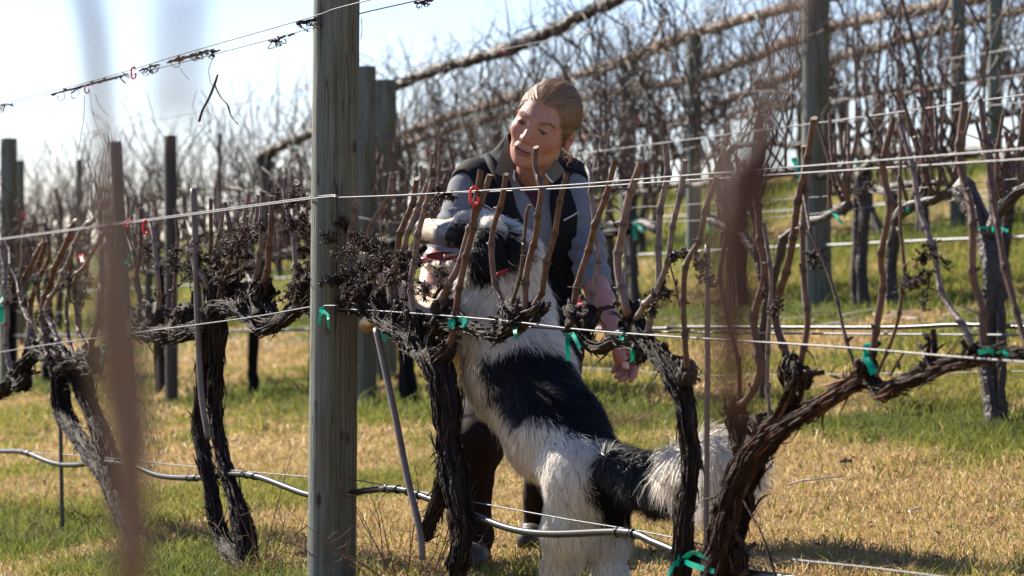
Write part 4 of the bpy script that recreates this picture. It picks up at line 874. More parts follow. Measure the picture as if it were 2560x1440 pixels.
def sample_surface(V, Q, n, g, w=None):
    T = np.vstack([Q[:, [0, 1, 2]], Q[:, [0, 2, 3]]]); a = V[T[:, 0]]; b = V[T[:, 1]]; c = V[T[:, 2]]
    ar = np.linalg.norm(np.cross(b-a, c-a), axis=1)
    if w is not None: ar = ar*w[T].mean(1)
    i = g.choice(len(T), n, p=ar/ar.sum()); u = g.random((n, 2)); f = u.sum(1) > 1; u[f] = 1-u[f]
    return a[i]+(b[i]-a[i])*u[:, :1]+(c[i]-a[i])*u[:, 1:], T[i], u
def strands(P0, N0, dirv, L, width, col, g, K=5, clump=None, cl=.55, curl=.12, droop=.15, tipcol=None, nblend=1., nj=.07):
    """hair as thin curved strips with the skin's normals; returns V, faces, colours, normals"""
    n = len(P0); t = np.linspace(0, 1, K); D0 = dirv/(np.linalg.norm(dirv, axis=1, keepdims=True)+1e-9)
    side = np.cross(D0, N0); side /= np.linalg.norm(side, axis=1, keepdims=True)+1e-9
    ph = g.random(n)*6.28; am = curl*np.clip(g.normal(size=n), -1.6, 1.6)*np.clip(.035/L, 0, 1)
    pts = P0[:, None]+D0[:, None]*(L[:, None]*t)[..., None]
    pts += side[:, None]*((am*L)[:, None]*np.sin(t*2.6+ph[:, None]))[..., None]-side[:, None]*((am*L)*np.sin(ph))[:, None, None]
    pts[..., 2] -= droop*L[:, None]*t**2
    pts += N0[:, None]*(L[:, None]*(.10*np.sin(t*np.pi)))[..., None]
    if clump is not None:
        c = clump; w = (cl*t**1.3)[None, :, None]; pts = pts*(1-w)+(pts[c]+(P0-P0[c])[:, None]*.25)*w
    view = np.array([0, 1., 0]); T = pts[:, -1]-pts[:, 0]; T /= np.linalg.norm(T, axis=1, keepdims=True)+1e-9
    rv = g.normal(size=(n, 3))*.6+np.cross(T, N0); rv -= T*np.sum(rv*T, 1, keepdims=True); rv /= np.linalg.norm(rv, axis=1, keepdims=True)+1e-9
    wd = width[:, None]*np.array([1, 1.05, .95, .7, .12] if K == 5 else np.linspace(1, .12, K))
    V = np.stack([pts-rv[:, None]*wd[..., None]/2, pts+rv[:, None]*wd[..., None]/2], 2).reshape(-1, 3)
    b = (np.arange(n)*K*2)[:, None]+np.arange(K-1)*2; b = b.ravel(); Fq = np.stack([b, b+1, b+3, b+2], 1)
    nn = N0*nblend+D0*.12+g.normal(size=(n, 3))*nj; nn /= np.linalg.norm(nn, axis=1, keepdims=True)
    tc = col if tipcol is None else tipcol; cc = col[:, None]*(1-t[None, :, None])+tc[:, None]*t[None, :, None]
    return V, Fq, np.repeat(cc.reshape(-1, 3), 2, 0), np.repeat(nn, K*2, 0)
def furmat(name, trans=.35, rough=.5, spec=.25):
    m = mat(name, rough=rough, attr='Col', trans=trans, spec=spec); return m
# ------------------------------------------------------------------ dog
if 'dog' not in SKIP:
    DG = 3.22; sD = lambda px: pxm(px, DG)
    def K3(px, py, off=0.): return R(px, py, DG+off)
    def kc(p, a, b):                       # a=(px,py,off,rpx)
        return cap(p, K3(*a[:3]), K3(*b[:3]), a[3]/sD(a[0]), b[3]/sD(b[0]))
    def dog_sdf(p):
        d = kc(p, (1246,795,0,110), (1298,935,0,110)); d = smin(d, kc(p, (1298,935,0,110), (1392,1080,0,97)), .05); d = smin(d, kc(p, (1392,1080,0,97), (1466,1185,0,82)), .05)
        d = smin(d, kc(p, (1262,640,0,66), (1245,770,0,104)), .06); d = smin(d, kc(p, (1175,770,-.01,58), (1170,860,-.02,56)), .06)
        # hind legs
        d = smin(d, kc(p, (1444,1205,-.03,60), (1420,1320,-.045,50)), .08); d = smin(d, kc(p, (1418,1320,-.05,52), (1402,1425,-.05,30)), .03); d = smin(d, kc(p, (1402,1425,-.05,28), (1396,1500,-.05,26)), .03); d = smin(d, kc(p, (1396,1505,-.05,28), (1370,1512,-.06,24)), .02)
        d = smin(d, kc(p, (1500,1205,.045,60), (1508,1330,.055,52)), .08); d = smin(d, kc(p, (1508,1330,.06,48), (1522,1430,.06,30)), .03); d = smin(d, kc(p, (1522,1430,.06,28), (1528,1500,.06,26)), .03); d = smin(d, kc(p, (1528,1505,.06,28), (1502,1514,.05,24)), .02)
        # tail
        d = smin(d, kc(p, (1540,1165,.0,40), (1615,1200,0,36)), .03); d = smin(d, kc(p, (1615,1200,0,36), (1690,1185,0,28)), .02); d = smin(d, kc(p, (1690,1190,0,24), (1750,1140,0,22)), .02); d = smin(d, kc(p, (1750,1140,0,22), (1800,1145,0,16)), .02)
        # forelegs over the old arm of the vine
        d = smin(d, kc(p, (1175,850,-.05,50), (1080,815,-.09,35)), .05); d = smin(d, kc(p, (1080,815,-.09,33), (985,765,-.13,24)), .02); d = smin(d, kc(p, (985,765,-.13,22), (935,790,-.165,18)), .015); d = smin(d, kc(p, (935,790,-.165,18), (918,812,-.17,19)), .012)
        d = smin(d, kc(p, (1150,800,.05,46), (1060,770,.03,32)), .05); d = smin(d, kc(p, (1060,770,.03,30), (972,705,-.03,22)), .02); d = smin(d, kc(p, (972,705,-.03,21), (925,655,-.08,17)), .015); d = smin(d, kc(p, (925,655,-.08,17), (903,645,-.10,16)), .012)
        # head
        d = smin(d, kc(p, (1225,600,0,54), (1262,650,0,64)), .05); d = smin(d, sph(p, K3(1195,580,0), 49/sD(1195)), .03)
        d = smin(d, kc(p, (1172,590,0,36), (1060,573,0,26)), .025); d = smin(d, kc(p, (1140,600,0,27), (1060,585,0,20)), .012)
        d = smin(d, sph(p, K3(1150,552,-.030), 15/sD(1150)), .02); d = smin(d, sph(p, K3(1150,552,.030), 15/sD(1150)), .02)
        d = smin(d, kc(p, (1195,640,0,40), (1172,655,0,24)), .03); d = smin(d, kc(p, (1175,660,0,18), (1063,663,0,8)), .012)
        d = smax(d, -kc(p, (1150,634,0,14), (1035,634,0,22)), .010)                       # open mouth
        d = smax(d, -sph(p, K3(1138,566,-.052), 9/sD(1138)), .008)                         # eye socket
        d = smin(d, kc(p, (1225,572,-.062,22), (1215,640,-.078,26)), .02); d = smin(d, kc(p, (1215,640,-.078,25), (1196,690,-.075,13)), .02)   # ear
        d = smin(d, kc(p, (1235,572,.062,22), (1222,650,.075,25)), .02)
        return d
    lo = np.array([K3(880,500,0)[0]-.02, 5.9, .0]); hi = np.array([K3(1850,1000,0)[0]+.05, 9.0, 1.32])
    V, Q = surface_nets(dog_sdf, lo, hi, .008)
    NV = vnorm(V, Q)
    BLACK = [[(1205,905),(1222,878),(1290,868),(1350,868),(1400,888),(1440,935),(1485,985),(1530,1060),(1572,1125),(1600,1150),(1560,1160),(1530,1118),(1490,1112),(1455,1095),(1410,1085),(1395,1048),(1330,1040),(1290,1042),(1262,1005),(1240,990),(1212,990),(1226,955)],
             [(1455,1170),(1500,1135),(1530,1105),(1600,1120),(1685,1140),(1700,1200),(1680,1290),(1570,1270),(1568,1310),(1500,1300),(1490,1250),(1462,1215)],
             [(1110,602),(1118,568),(1142,557),(1180,566),(1230,570),(1275,585),(1300,612),(1312,640),(1262,655),(1240,690),(1205,712),(1185,690),(1180,650),(1150,628),(1110,614)]]
    def dogcol(p, g=None, jit=0.):
        px, py = topx(p); nx = px+14*noise3(p, 60, 3)+8*noise3(p, 150, 4); ny = py+14*noise3(p, 60, 5)+8*noise3(p, 150, 6)
        if jit: nx = nx+g.normal(size=len(p))*jit; ny = ny+g.normal(size=len(p))*jit
        b = np.zeros(len(p), bool)
        for po in BLACK: b |= inpoly(nx, ny, po)
        cream = np.clip((.35+.5*noise3(p, 14, 8))+np.clip((np.interp(py, [600,780,950,1100,1200,1300],[1150,1200,1270,1380,1370,1330])-px)/90, 0, .9), 0, 1.2)[:, None]  # cream mottling; warm light through the underside fur put into the coat colour
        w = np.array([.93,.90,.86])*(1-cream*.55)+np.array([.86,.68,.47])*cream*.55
        grey = inpoly(nx, ny, [(1080,620),(1086,560),(1120,548),(1130,600),(1110,625)])
        lipl = inpoly(px, py, [(1042,596),(1090,604),(1150,622),(1152,640),(1090,624),(1042,612)]); w = np.where(lipl[:, None], np.array([.10,.085,.09]), w)
        w = np.where(grey[:, None], np.array([.36,.35,.36]), w)
        return np.where(b[:, None], np.array([.012,.011,.014]), w), b
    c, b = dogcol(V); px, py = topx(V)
    inside = (px < 1170) & (py > 607) & (py < 660) & (px > 1040) & (np.abs(NV[:, 2]) > .45); lip = (px < 1160) & (px > 1045) & (py > 609) & (py < 656)
    c = np.where(lip[:, None], np.array([.10,.02,.025]), c)
    nose = (px < 1050) & (py < 584) & (py > 540); c = np.where(nose[:, None], np.array([.012,.010,.011]), c)
    pads = (px < 945) & (py > 812); c = np.where(pads[:, None], np.array([.30,.16,.07]), c)
    bc0 = K3(1450,1520); root = empty('dog', (bc0[0], bc0[1], float(gz(bc0[0], bc0[1]))), 'large shaggy white and black dog standing on its hind legs with forepaws on the vine', 'dog')
    body = meshobj('body', V, Q, mat('dog_skin', rough=.6, attr='Col', spec=.3), root, col=c)
    # combing: px, py, direction x, z(up), length, lift
    FL = np.array([(1050,575,.9,.1,.006,.15),(1100,560,.9,.2,.009,.2),(1110,600,.8,-.2,.012,.2),(1110,660,.7,-.5,.010,.2),(1160,530,.8,.45,.024,.55),(1200,540,.8,.3,.028,.5),(1180,600,.6,-.6,.024,.25),
        (1270,570,.8,-.3,.035,.5),(1300,630,.8,-.6,.05,.5),(1215,620,.2,-1,.05,.25),(1200,690,-.1,-1,.06,.3),(1250,700,.0,-1,.055,.45),(1120,720,-.55,-.8,.05,.6),(1180,760,-.2,-1,.06,.4),(1380,720,.7,-.8,.055,.6),(1360,800,.3,-1,.05,.4),
        (1250,850,.1,-1,.045,.2),(1420,880,.6,-.9,.05,.45),(1150,900,.1,-1,.05,.4),(1200,1050,.5,-.9,.05,.4),(1300,950,.55,-.8,.042,.2),(1450,980,.7,-.8,.05,.35),(1300,1100,.3,-1,.06,.4),(1400,1060,.5,-.9,.042,.2),(1500,1060,.7,-.8,.055,.35),
        (1400,1180,.1,-1,.035,.12),(1480,1180,.6,-.8,.045,.3),(1370,1280,.0,-1,.040,.15),(1470,1270,.15,-1,.045,.2),(1550,1250,.1,-1,.045,.25),(1400,1400,.05,-1,.045,.25),(1520,1400,.1,-1,.045,.25),(1400,1500,0,-1,.012,.2),(1520,1500,0,-1,.012,.2),
        (1580,1190,.9,-.5,.06,.25),(1640,1190,.9,-.7,.08,.25),(1640,1230,.5,-1,.08,.2),(1700,1190,.9,-.8,.11,.15),(1760,1140,.6,-1,.13,.2),(1810,1145,.45,-1,.14,.25),
        (1060,790,-.7,.1,.014,.2),(980,740,-.8,.0,.009,.2),(920,800,-.5,-.6,.007,.2),(915,650,-.8,.1,.007,.2),(1120,850,-.2,-.9,.035,.35)])
    def field(P0):
        px, py = topx(P0); d2 = (px[:, None]-FL[None, :, 0])**2+(py[:, None]-FL[None, :, 1])**2; w = 1/(d2+300)**1.6; w /= w.sum(1, keepdims=True); f = w@FL[:, 2:]
        return f
    g = np.random.default_rng(11); pxv, pyv = topx(V); WT = 1+3.5*((pxv > 1570) & (pyv < 1260))
    def comb(n, seed, lscale=1., wbase=.0014, cl=.6, nclump=4000):
        g = np.random.default_rng(seed); P0, T, u = sample_surface(V, Q, n, g, WT)
        N0 = NV[T[:, 0]]*(1-u.sum(1, keepdims=True))+NV[T[:, 1]]*u[:, :1]+NV[T[:, 2]]*u[:, 1:]; N0 /= np.linalg.norm(N0, axis=1, keepdims=True)
        px, py = topx(P0); mouth = (px < 1162) & (px > 1040) & (py > 607) & (py < 654) ; nose = (px < 1052) & (py < 586); pad = (px < 945) & (py > 815)
        ok = ~(mouth | nose | pad) & (P0[:, 2] > .04); P0, N0 = P0[ok], N0[ok]; n = len(P0)
        f = field(P0); D = np.stack([f[:, 0], g.normal(size=n)*.12, f[:, 1]], 1)
        wv = noise3(P0, 26, 31)[:, None]*.55; D[:, :1] += wv*np.clip(.045/f[:, 2:3], 0, 1); D += noise3(P0, 45, 33)[:, None]*np.array([.25, .1, .1])
        D -= N0*np.sum(D*N0, 1, keepdims=True); D /= np.linalg.norm(D, axis=1, keepdims=True)+.25
        D = D+N0*(f[:, 3:4]*.72*g.uniform(.6, 1.5, (n, 1)))+g.normal(size=(n, 3))*.08
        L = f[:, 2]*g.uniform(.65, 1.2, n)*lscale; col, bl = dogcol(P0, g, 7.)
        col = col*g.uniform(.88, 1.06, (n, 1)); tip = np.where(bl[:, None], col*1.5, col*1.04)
        from mathutils.kdtree import KDTree
        kd = KDTree(nclump); gi = g.choice(n, nclump, replace=False)
        for q in range(nclump): kd.insert(P0[gi[q]], q)
        kd.balance(); ci = np.array([gi[kd.find(pp)[1]] for pp in P0])
        return strands(P0, N0, D, L, wbase*g.uniform(.6, 1.4, n)*np.clip(L/.03, .35, 1.2), col, g, clump=ci, cl=cl, curl=.30, droop=.10, tipcol=tip)
    M['fur'] = furmat('dog_fur', .30)
    Vs, Fs, Cs, Ns = [], [], [], []; off = 0
    for args in ((150000, 5, 1., .0010, .45, 5000), (190000, 6, .85, .0008, .22, 9000), (9000, 7, 1.15, .0008, .1, 2500)):
        v, f, cc, nn = comb(*args); Vs.append(v); Fs.append(f+off); Cs.append(cc); Ns.append(nn); off += len(v)
    meshobj('fur', np.vstack(Vs), np.vstack(Fs), M['fur'], body, col=np.vstack(Cs), normals=np.vstack(Ns))
    # eye, tongue, teeth, collar
    def ball(name, c, r, m, parent, sc=(1, 1, 1)):
        Vb, Qb = surface_nets(lambda p: ell(p, c, np.array(sc)*r), np.array(c)-np.array(sc)*r*1.3, np.array(c)+np.array(sc)*r*1.3, r/6, B=4, margin=r); return meshobj(name, Vb, Qb, m, parent)
    M['eyedark'] = mat('dark_eye', (.012,.007,.005), .06, spec=.8)
    ball('eye', K3(1139,567,-.044), .0095, M['eyedark'], root)
    ball('nose', K3(1034,560,0), .0155, mat('wet_nose', (.012,.010,.011), .3), root, (1, 1.25, .9))
    def tong(p):
        d = ell(p, K3(1108,640,-.004), (.047,.027,.0125)); d = smin(d, ell(p, K3(1068,649,-.004), (.022,.028,.0105)), .012); d = smin(d, ell(p, K3(1056,658,-.006), (.011,.026,.010)), .010)
        return smax(d, -cap(p, K3(1125,622,0), K3(1070,633,0), .003, .003), .006)
    c0 = K3(1095,642,0); Vt, Qt = surface_nets(tong, c0-np.array([.09,.05,.04]), c0+np.array([.09,.05,.04]), .0025, margin=.01)
    meshobj('tongue', Vt, Qt, mat('tongue', (.62,.20,.23), .25, spec=.6, noise=(60,(.30,.06,.08),.45,.7)), root)
    M['tooth'] = mat('tooth', (.62,.50,.33), .3)
    for px, py, h in ((1112,636,.010),(1120,633,.008),(1128,631,.008),(1136,630,.007),(1142,629,.006),(1076,641,.012)):
        mb = MB(); a = K3(px, py+9, -.018); mb.tube([a, a+np.array([0,0,h*.6]), a+np.array([.001,0,h])], [.0042,.0034,.0008], 8, 7); mb.obj('tooth', M['tooth'], root)
    mb = MB(); a = K3(1252,684,-.100); mb.tube([K3(1240,687,-.108), K3(1254,681,-.117), K3(1268,674,-.112)], [.0040,.0052,.0036], 12, 8); mb.obj('collar', mat('red_collar', (.33,.008,.014), .8), root)
# ------------------------------------------------------------------ woman
if 'woman' not in SKIP:
    # head frame: hx to the picture's right, hf out of the face, hu up through the crown
    psi, tht, rol = math.radians(17), math.radians(16), math.radians(27)
    hf = np.array([-math.sin(psi)*math.cos(tht), -math.cos(psi)*math.cos(tht), -math.sin(tht)]); hx = np.array([math.cos(psi), -math.sin(psi), 0]); hu = np.cross(hf, hx)*1.0
    def roll(v): return np.array([v[0]*math.cos(rol)+v[2]*math.sin(rol), v[1], -v[0]*math.sin(rol)+v[2]*math.cos(rol)])
    HR = np.stack([roll(hx), roll(hf), roll(hu)])          # rows: local axes in world
    HS = 1.12; HC = P(1361, 313, 8.0)
    def h2w(q): return HC+HS*(np.atleast_2d(q)@HR)
    def w2h(p): return ((p-HC)@HR.T)/HS
    def head_l(q):
        x = np.abs(q[:, 0]); qs = q.copy(); qs[:, 0] = x
        d = ell(q, (0, -.010, .030), (.072, .086, .083)); d = smin(d, ell(q, (0, .022, -.015), (.058, .066, .083)), .03)
        d = smin(d, ell(q, (0, .030, -.068), (.046, .050, .038)), .025); d = smin(d, sph(q, (0, .066, -.092), .017), .022)
        d = smin(d, cap(qs, (.049, -.005, -.055), (.018, .050, -.085), .014, .013), .02)       # jaw line
        d = smin(d, sph(qs, (.040, .053, -.025), .020), .022)                                   # cheek
        d = smin(d, cap(qs, (.010, .081, .021), (.042, .066, .019), .0085, .0075), .018)        # brow
        d = smax(d, -ell(qs, (.031, .100, .001), (.016, .020, .010)), .012)                     # socket
        d = smin(d, ell(qs, (.0305, .0715, -.001), (.0155, .0145, .0120)), .006)                # lid
        d = smin(d, cap(q, (0, .080, .010), (0, .100, -.030), .0072, .0100), .016)              # nose
        d = smin(d, sph(qs, (.0115, .088, -.034), .0070), .007)
        d = smax(d, -sph(qs, (.0062, .0985, -.0425), .0032), .003)
        d = smin(d, ell(q, (0, .080, -.062), (.026, .014, .014)), .012)
        d = smin(d, cap(qs, (0, .0915, -.0590), (.020, .0810, -.0630), .0036, .0022), .005)     # upper lip
        d = smin(d, cap(qs, (0, .0900, -.0680), (.017, .0820, -.0655), .0044, .0026), .005)     # lower lip
        d = smax(d, -cap(qs, (0, .0985, -.0635), (.0235, .0825, -.0635), .0010, .0009), .0045)  # mouth line
        d = smax(d, -cap(qs, (.0275, .083, -.047), (.033, .073, -.066), .0008, .0008), .008)
        d = smax(d, -ell(qs, (.0305, .088, -.0022), (.0130, .0110, .0050)), .0015)               # eye slit
        ear = ell(qs, (.073, -.012, -.008), (.009, .019, .030)); ear = smax(ear, -ell(qs, (.081, -.008, -.006), (.007, .011, .019)), .006)
        return smin(d, ear, .008)
    neckA = h2w((0, -.025, -.075))[0]; nb = P(1332, 470, 8.21)
    def head_w(p):
        d = head_l(w2h(p))*HS; d = smin(d, cap(p, neckA, nb, .054, .052), .03)
        return smin(d, cap(p, P(1290, 492, 8.23), P(1375, 495, 8.25), .040, .040), .05)
    def skincol(p):
        q = w2h(p); n = noise3(p, 220, 4)[:, None]*.05+noise3(p, 60, 6)[:, None]*.05
        c = np.array([.44,.220,.155])*(1+n); x = np.abs(q[:, 0])
        def blob(cx, cy, cz, r): return np.exp(-((x-cx)**2+(q[:, 1]-cy)**2+(q[:, 2]-cz)**2)/r**2)[:, None]
        red = .55*blob(.043, .06, -.03, .026)+.6*blob(0, .102, -.03, .014)+.3*blob(.073, -.012, -.01, .03)+.25*blob(0, .08, .06, .03)
        c = c*(1-red*np.array([.06,.42,.40]))
        lip = ((q[:, 1] > .075) & (x < .023) & (q[:, 2] < -.0565+.10*x*0) & (q[:, 2] > -.0755+.15*x))[:, None]; c = np.where(lip, np.array([.33,.12,.095]), c)
        ml = ((np.abs(q[:, 2]+.0630+.01*x) < .0019) & (x < .024) & (q[:, 1] > .07))[:, None]; c = np.where(ml, np.array([.07,.02,.02]), c)  # parting of the lips, its crease shade painted as a dark line
        bz = .0205+.004*np.clip(1-np.abs(x-.036)/.018, 0, 1); br = ((np.abs(q[:, 2]-bz) < .0030) & (x > .013) & (x < .050) & (q[:, 1] > .05))[:, None]; c = np.where(br, c*np.array([.85,.80,.74]), c)
        lid = ((np.abs(q[:, 2]-.0030) < .0016) & (np.abs(x-.0305) < .0135) & (q[:, 1] > .06))[:, None]; c = np.where(lid, np.array([.09,.04,.03]), c)
        fur = ((np.abs(q[:, 0]+.004-.10*(q[:, 2]-.02)) < .0011) & (q[:, 2] > .018) & (q[:, 2] < .036) & (q[:, 1] > .05))[:, None]; c = np.where(fur, c*.72, c)  # furrow between the brows, its shade put into the skin colour
        return c
    T = {}
    def S_(px, py, D): return P(px, py, D)
    def rp(r, D=8.1): return r*D/F
    # arms and hand of bare skin
    def armR(p):
        d = cap(p, S_(1484,695,8.06), S_(1503,755,7.96), rp(33), rp(33)); d = smin(d, cap(p, S_(1502,755,7.95), S_(1530,815,7.84), rp(34), rp(22)), .02); return d
    Vh, Qh = [], []
    def addpart(fn, lo, hi, h, margin=.012):
        V, Q = surface_nets(fn, lo, hi, h, margin=margin); n = sum(len(v) for v in Vh); Vh.append(V); Qh.append(Q+n)
    c0 = HC; addpart(head_w, c0-np.array([.20,.18,.30]), c0+np.array([.20,.28,.16]), .0026, .03)
    def armL(p):
        d = cap(p, S_(1096,650,8.02), S_(1075,745,7.90), rp(38), rp(36)); return smin(d, cap(p, S_(1075,745,7.9), S_(1105,840,7.72), rp(34), rp(24)), .02)
    addpart(armL, S_(1000,900,7.5), S_(1180,560,8.2), .006)
    fing = []
    def hand(p):
        d = smin(armR(p), cap(p, S_(1530,815,7.84), S_(1540,845,7.80), rp(22), rp(24)), .015)
        d = smin(d, ell(p, S_(1560,880,7.76), (.033,.017,.042), None), .02)
        d = smin(d, cap(p, S_(1548,850,7.78), S_(1578,872,7.76), rp(22), rp(17)), .01)
        # thumb, across the front of the palm
        t = cap(p, S_(1542,850,7.765), S_(1552,888,7.725), rp(14), rp(11.5)); t = smin(t, cap(p, S_(1552,888,7.725), S_(1565,917,7.715), rp(10.5), rp(8.5)), .006)
        d = smin(d, t, .006)
        for ch in (((1583,895,7.77,11),(1587,922,7.74,9.5),(1583,940,7.72,8),(1577,951,7.71,6.5)),
                   ((1570,905,7.78,11),(1571,932,7.75,9.5),(1560,946,7.72,8),(1551,950,7.71,6.5)),
                   ((1556,902,7.79,10.5),(1556,926,7.76,9),(1547,938,7.73,7.5),(1540,942,7.72,6.2)),
                   ((1544,893,7.80,9.5),(1545,912,7.78,8),(1538,924,7.76,6.8),(1533,930,7.75,5.6))):
            f = None
            for a, b in zip(ch[:-1], ch[1:]):
                q = cap(p, S_(*a[:3]), S_(*b[:3]), rp(a[3]), rp(b[3])); f = q if f is None else smin(f, q, .003)
            d = smin(d, f, .0035)
        return d
    addpart(hand, S_(1420,980,7.6), S_(1640,640,8.2), .0024)
    Vs_, Qs_ = np.vstack(Vh), np.vstack(Qh)
    ft = S_(1300,1421,8.05); wroot = empty('person', (ft[0], ft[1], float(gz(ft[0], ft[1]))), 'woman in a black vest and grey shirt bending toward the dog', 'person')
    nail = np.zeros(len(Vs_), bool); px, py = topx(Vs_); nail = (px > 1556) & (px < 1574) & (py > 905) & (py < 922) & (Vs_[:, 1] < 7.712)
    sc = skincol(Vs_); sc = np.where(((px > 1440) & (py > 640))[:, None], sc*np.array([1.,.86,.90]), sc); sc = np.where(nail[:, None], np.array([.62,.42,.36]), sc)
    skm = mat('skin', rough=.5, attr='Col', spec=.35, bump=(260,.35,.0012)); skm.node_tree.nodes['Principled BSDF'].inputs['Subsurface Weight'].default_value = .12
    skm.node_tree.nodes['Principled BSDF'].inputs['Subsurface Radius'].default_value = (.012,.004,.002)
    skm.node_tree.nodes['Principled BSDF'].inputs['Subsurface Scale'].default_value = 1.
    wb = meshobj('body', Vs_, Qs_, skm, wroot, col=sc)
    def localball(name, q, r, m):
        c = h2w(q)[0]; Vb, Qb = surface_nets(lambda p: sph(p, c, r), c-r*1.3, c+r*1.3, r/6, B=4, margin=r); return meshobj(name, Vb, Qb, m, wroot)
    for s in (-1, 1): localball('eye', (s*.0305, .0688, -.001), .0135, M['eyedark'] if 'eyedark' in M else mat('dark_eye', (.02,.012,.01), .1))
    # eyebrows
    g = np.random.default_rng(21)
    def proj(q, off, it=4):                       # move local points onto the head at a distance
        for _ in range(it):
            e = 1e-4; d = head_l(q); gr = np.stack([(head_l(q+np.eye(3)[k]*e)-d)/e for k in range(3)], 1); gr /= np.linalg.norm(gr, axis=1, keepdims=True)+1e-9; q = q-gr*(d-off)[:, None]
        return q, gr
    for sg in (-1, 1):
        n = 95; x = g.uniform(.012, .050, n); q = np.stack([sg*x, .09-x*.4, .0195+.005*np.clip(1-np.abs(x-.034)/.02, 0, 1)+g.normal(size=n)*.0012], 1); q, gr = proj(q, .0)
        dr = np.stack([sg+0*x, -.35+0*x, .25-x*10+.2+g.normal(size=n)*.2], 1); V, Fq, cc, nn = strands(h2w(q), gr@HR, dr@HR, np.full(n, .0075), np.full(n, .0006), np.tile([.24,.135,.08], (n, 1)), g, droop=0)
        meshobj('eyebrow', V, Fq, furmat('brow_hair', .2), wroot, col=cc, normals=nn)
    # hair: cap and combed strands
    def hairline(q):                              # >0 where hair grows
        x = np.abs(q[:, 0]); zf = .066-.35*np.maximum(x-.030, 0)-5*np.maximum(x-.045, 0)**1.25
        return np.where(q[:, 1] > .0, q[:, 2]-(zf+.0-.55*np.maximum(.05-q[:, 1], 0)), q[:, 2]+.050+.3*np.minimum(q[:, 1]+.02, 0))
    def capf(p):
        q = w2h(p); d = ell(q, (0, -.012, .030), (.075, .091, .087)); d = smin(d, ell(q, (.006, -.098, -.010), (.028, .024, .028)), .02)
        return smax(d, -hairline(q)*.8, .008)*HS
    Vc, Qc = surface_nets(capf, HC-.17, HC+.17, .004)
    hc = np.array([.20,.115,.06]); hb = meshobj('hair', Vc, Qc, mat('hair_cap', rough=.6, attr='Col', spec=.3), wroot, col=np.tile(hc*.75, (len(Vc), 1)))
    n = 15000; th = g.uniform(0, 2*np.pi, n); u = g.uniform(-.75, 1, n); r = np.sqrt(1-u*u); q = np.stack([.072*r*np.cos(th), -.010+.086*r*np.sin(th), .03+.083*u], 1)
    q, gr = proj(q, .004, 2); ok = hairline(q) > -.003+.007*g.random(n)*noise3(q, 150, 12)-.002*g.random(n); q, gr = q[ok], gr[ok]; n = len(q); K = 9; pts = [q]; bun = np.array([.006, -.106, -.012])
    cur = q.copy(); L = g.uniform(.05, .10, n); lock = noise3(q, 90, 2)
    for k in range(K-1):
        dv = bun-cur; e = np.linalg.norm(dv, axis=1, keepdims=True); dv = dv/(e+1e-6); dv[:, 2] += .25*(cur[:, 1] > -.03); dv += noise3(q, 70, 41)[:, None]*np.array([.25,.0,.25])
        nrm = (cur-np.array([0, -.012, .03]))/np.array([.075, .091, .087])**2; nrm /= np.linalg.norm(nrm, axis=1, keepdims=True); dv -= nrm*np.sum(dv*nrm, 1, keepdims=True); dv /= np.linalg.norm(dv, axis=1, keepdims=True)+1e-6
        cur = cur+dv*(L/(K-1))[:, None]; s_ = (cur-np.array([0, -.012, .03]))/np.array([.075, .091, .087]); m = np.linalg.norm(s_, axis=1, keepdims=True); tgt = 1.035+.055*lock[:, None]+.02*np.abs(g.normal(size=(n, 1)))*(g.random((n, 1)) < .15)*(k/K)
        cur = np.array([0, -.012, .03])+s_/m*np.maximum(m*.3+tgt*.7, 1.0)*np.array([.075, .091, .087]); pts.append(cur)
    PT = np.stack(pts, 1); PW = (PT.reshape(-1, 3)@HR)*HS+HC; PW = PW.reshape(n, K, 3)
    NW = ((PT-np.array([0, -.012, .03]))/np.array([.075, .091, .087])**2)@HR; NW /= np.linalg.norm(NW, axis=2, keepdims=True)
    Tn = np.gradient(PW, axis=1); Sd = np.cross(Tn, NW); Sd /= np.linalg.norm(Sd, axis=2, keepdims=True)+1e-9; wd = (np.full(n, .0009)*g.uniform(.6, 1.4, n))[:, None]*np.linspace(1, .25, K)
    V = np.stack([PW-Sd*wd[..., None]/2, PW+Sd*wd[..., None]/2], 2).reshape(-1, 3); b = ((np.arange(n)*K*2)[:, None]+np.arange(K-1)*2).ravel(); Fq = np.stack([b, b+1, b+3, b+2], 1)
    tone = np.clip(.5+.5*noise3(q, 120, 9)+g.normal(size=n)*.25, 0, 1)[:, None]; col = np.array([.17,.095,.05])*(1-tone)+np.array([.48,.31,.18])*tone
    nn = np.repeat((NW+g.normal(size=(n, 1, 3))*.25).reshape(-1, 3), 2, 0); nn /= np.linalg.norm(nn, axis=1, keepdims=True)
    meshobj('hair_strands', V, Fq, furmat('head_hair', .4, .38, .5), hb, col=np.repeat(col, K*2, 0), normals=nn)
    mb = MB()                                                            # loose wisps
    for k in range(46):
        a = g.normal(size=3); a[1] = -abs(a[1])*.8; a[0] = abs(a[0])*1.1+.2; a[2] = a[2]*.9; a /= np.linalg.norm(a); st = np.array([0, -.017, .02])+a*np.array([.080, .1, .087]); o = np.cross(a, g.normal(size=3))
        l = g.uniform(.015, .05); w = [st+a*l*t*.5+o*l*math.sin(t*3+k)*.45+np.array([0, -.3, -.35])*l*t*t for t in np.linspace(0, 1, 7)]; mb.tube(h2w(np.array(w)), .00045, 16, 3, col=(.50,.34,.19))
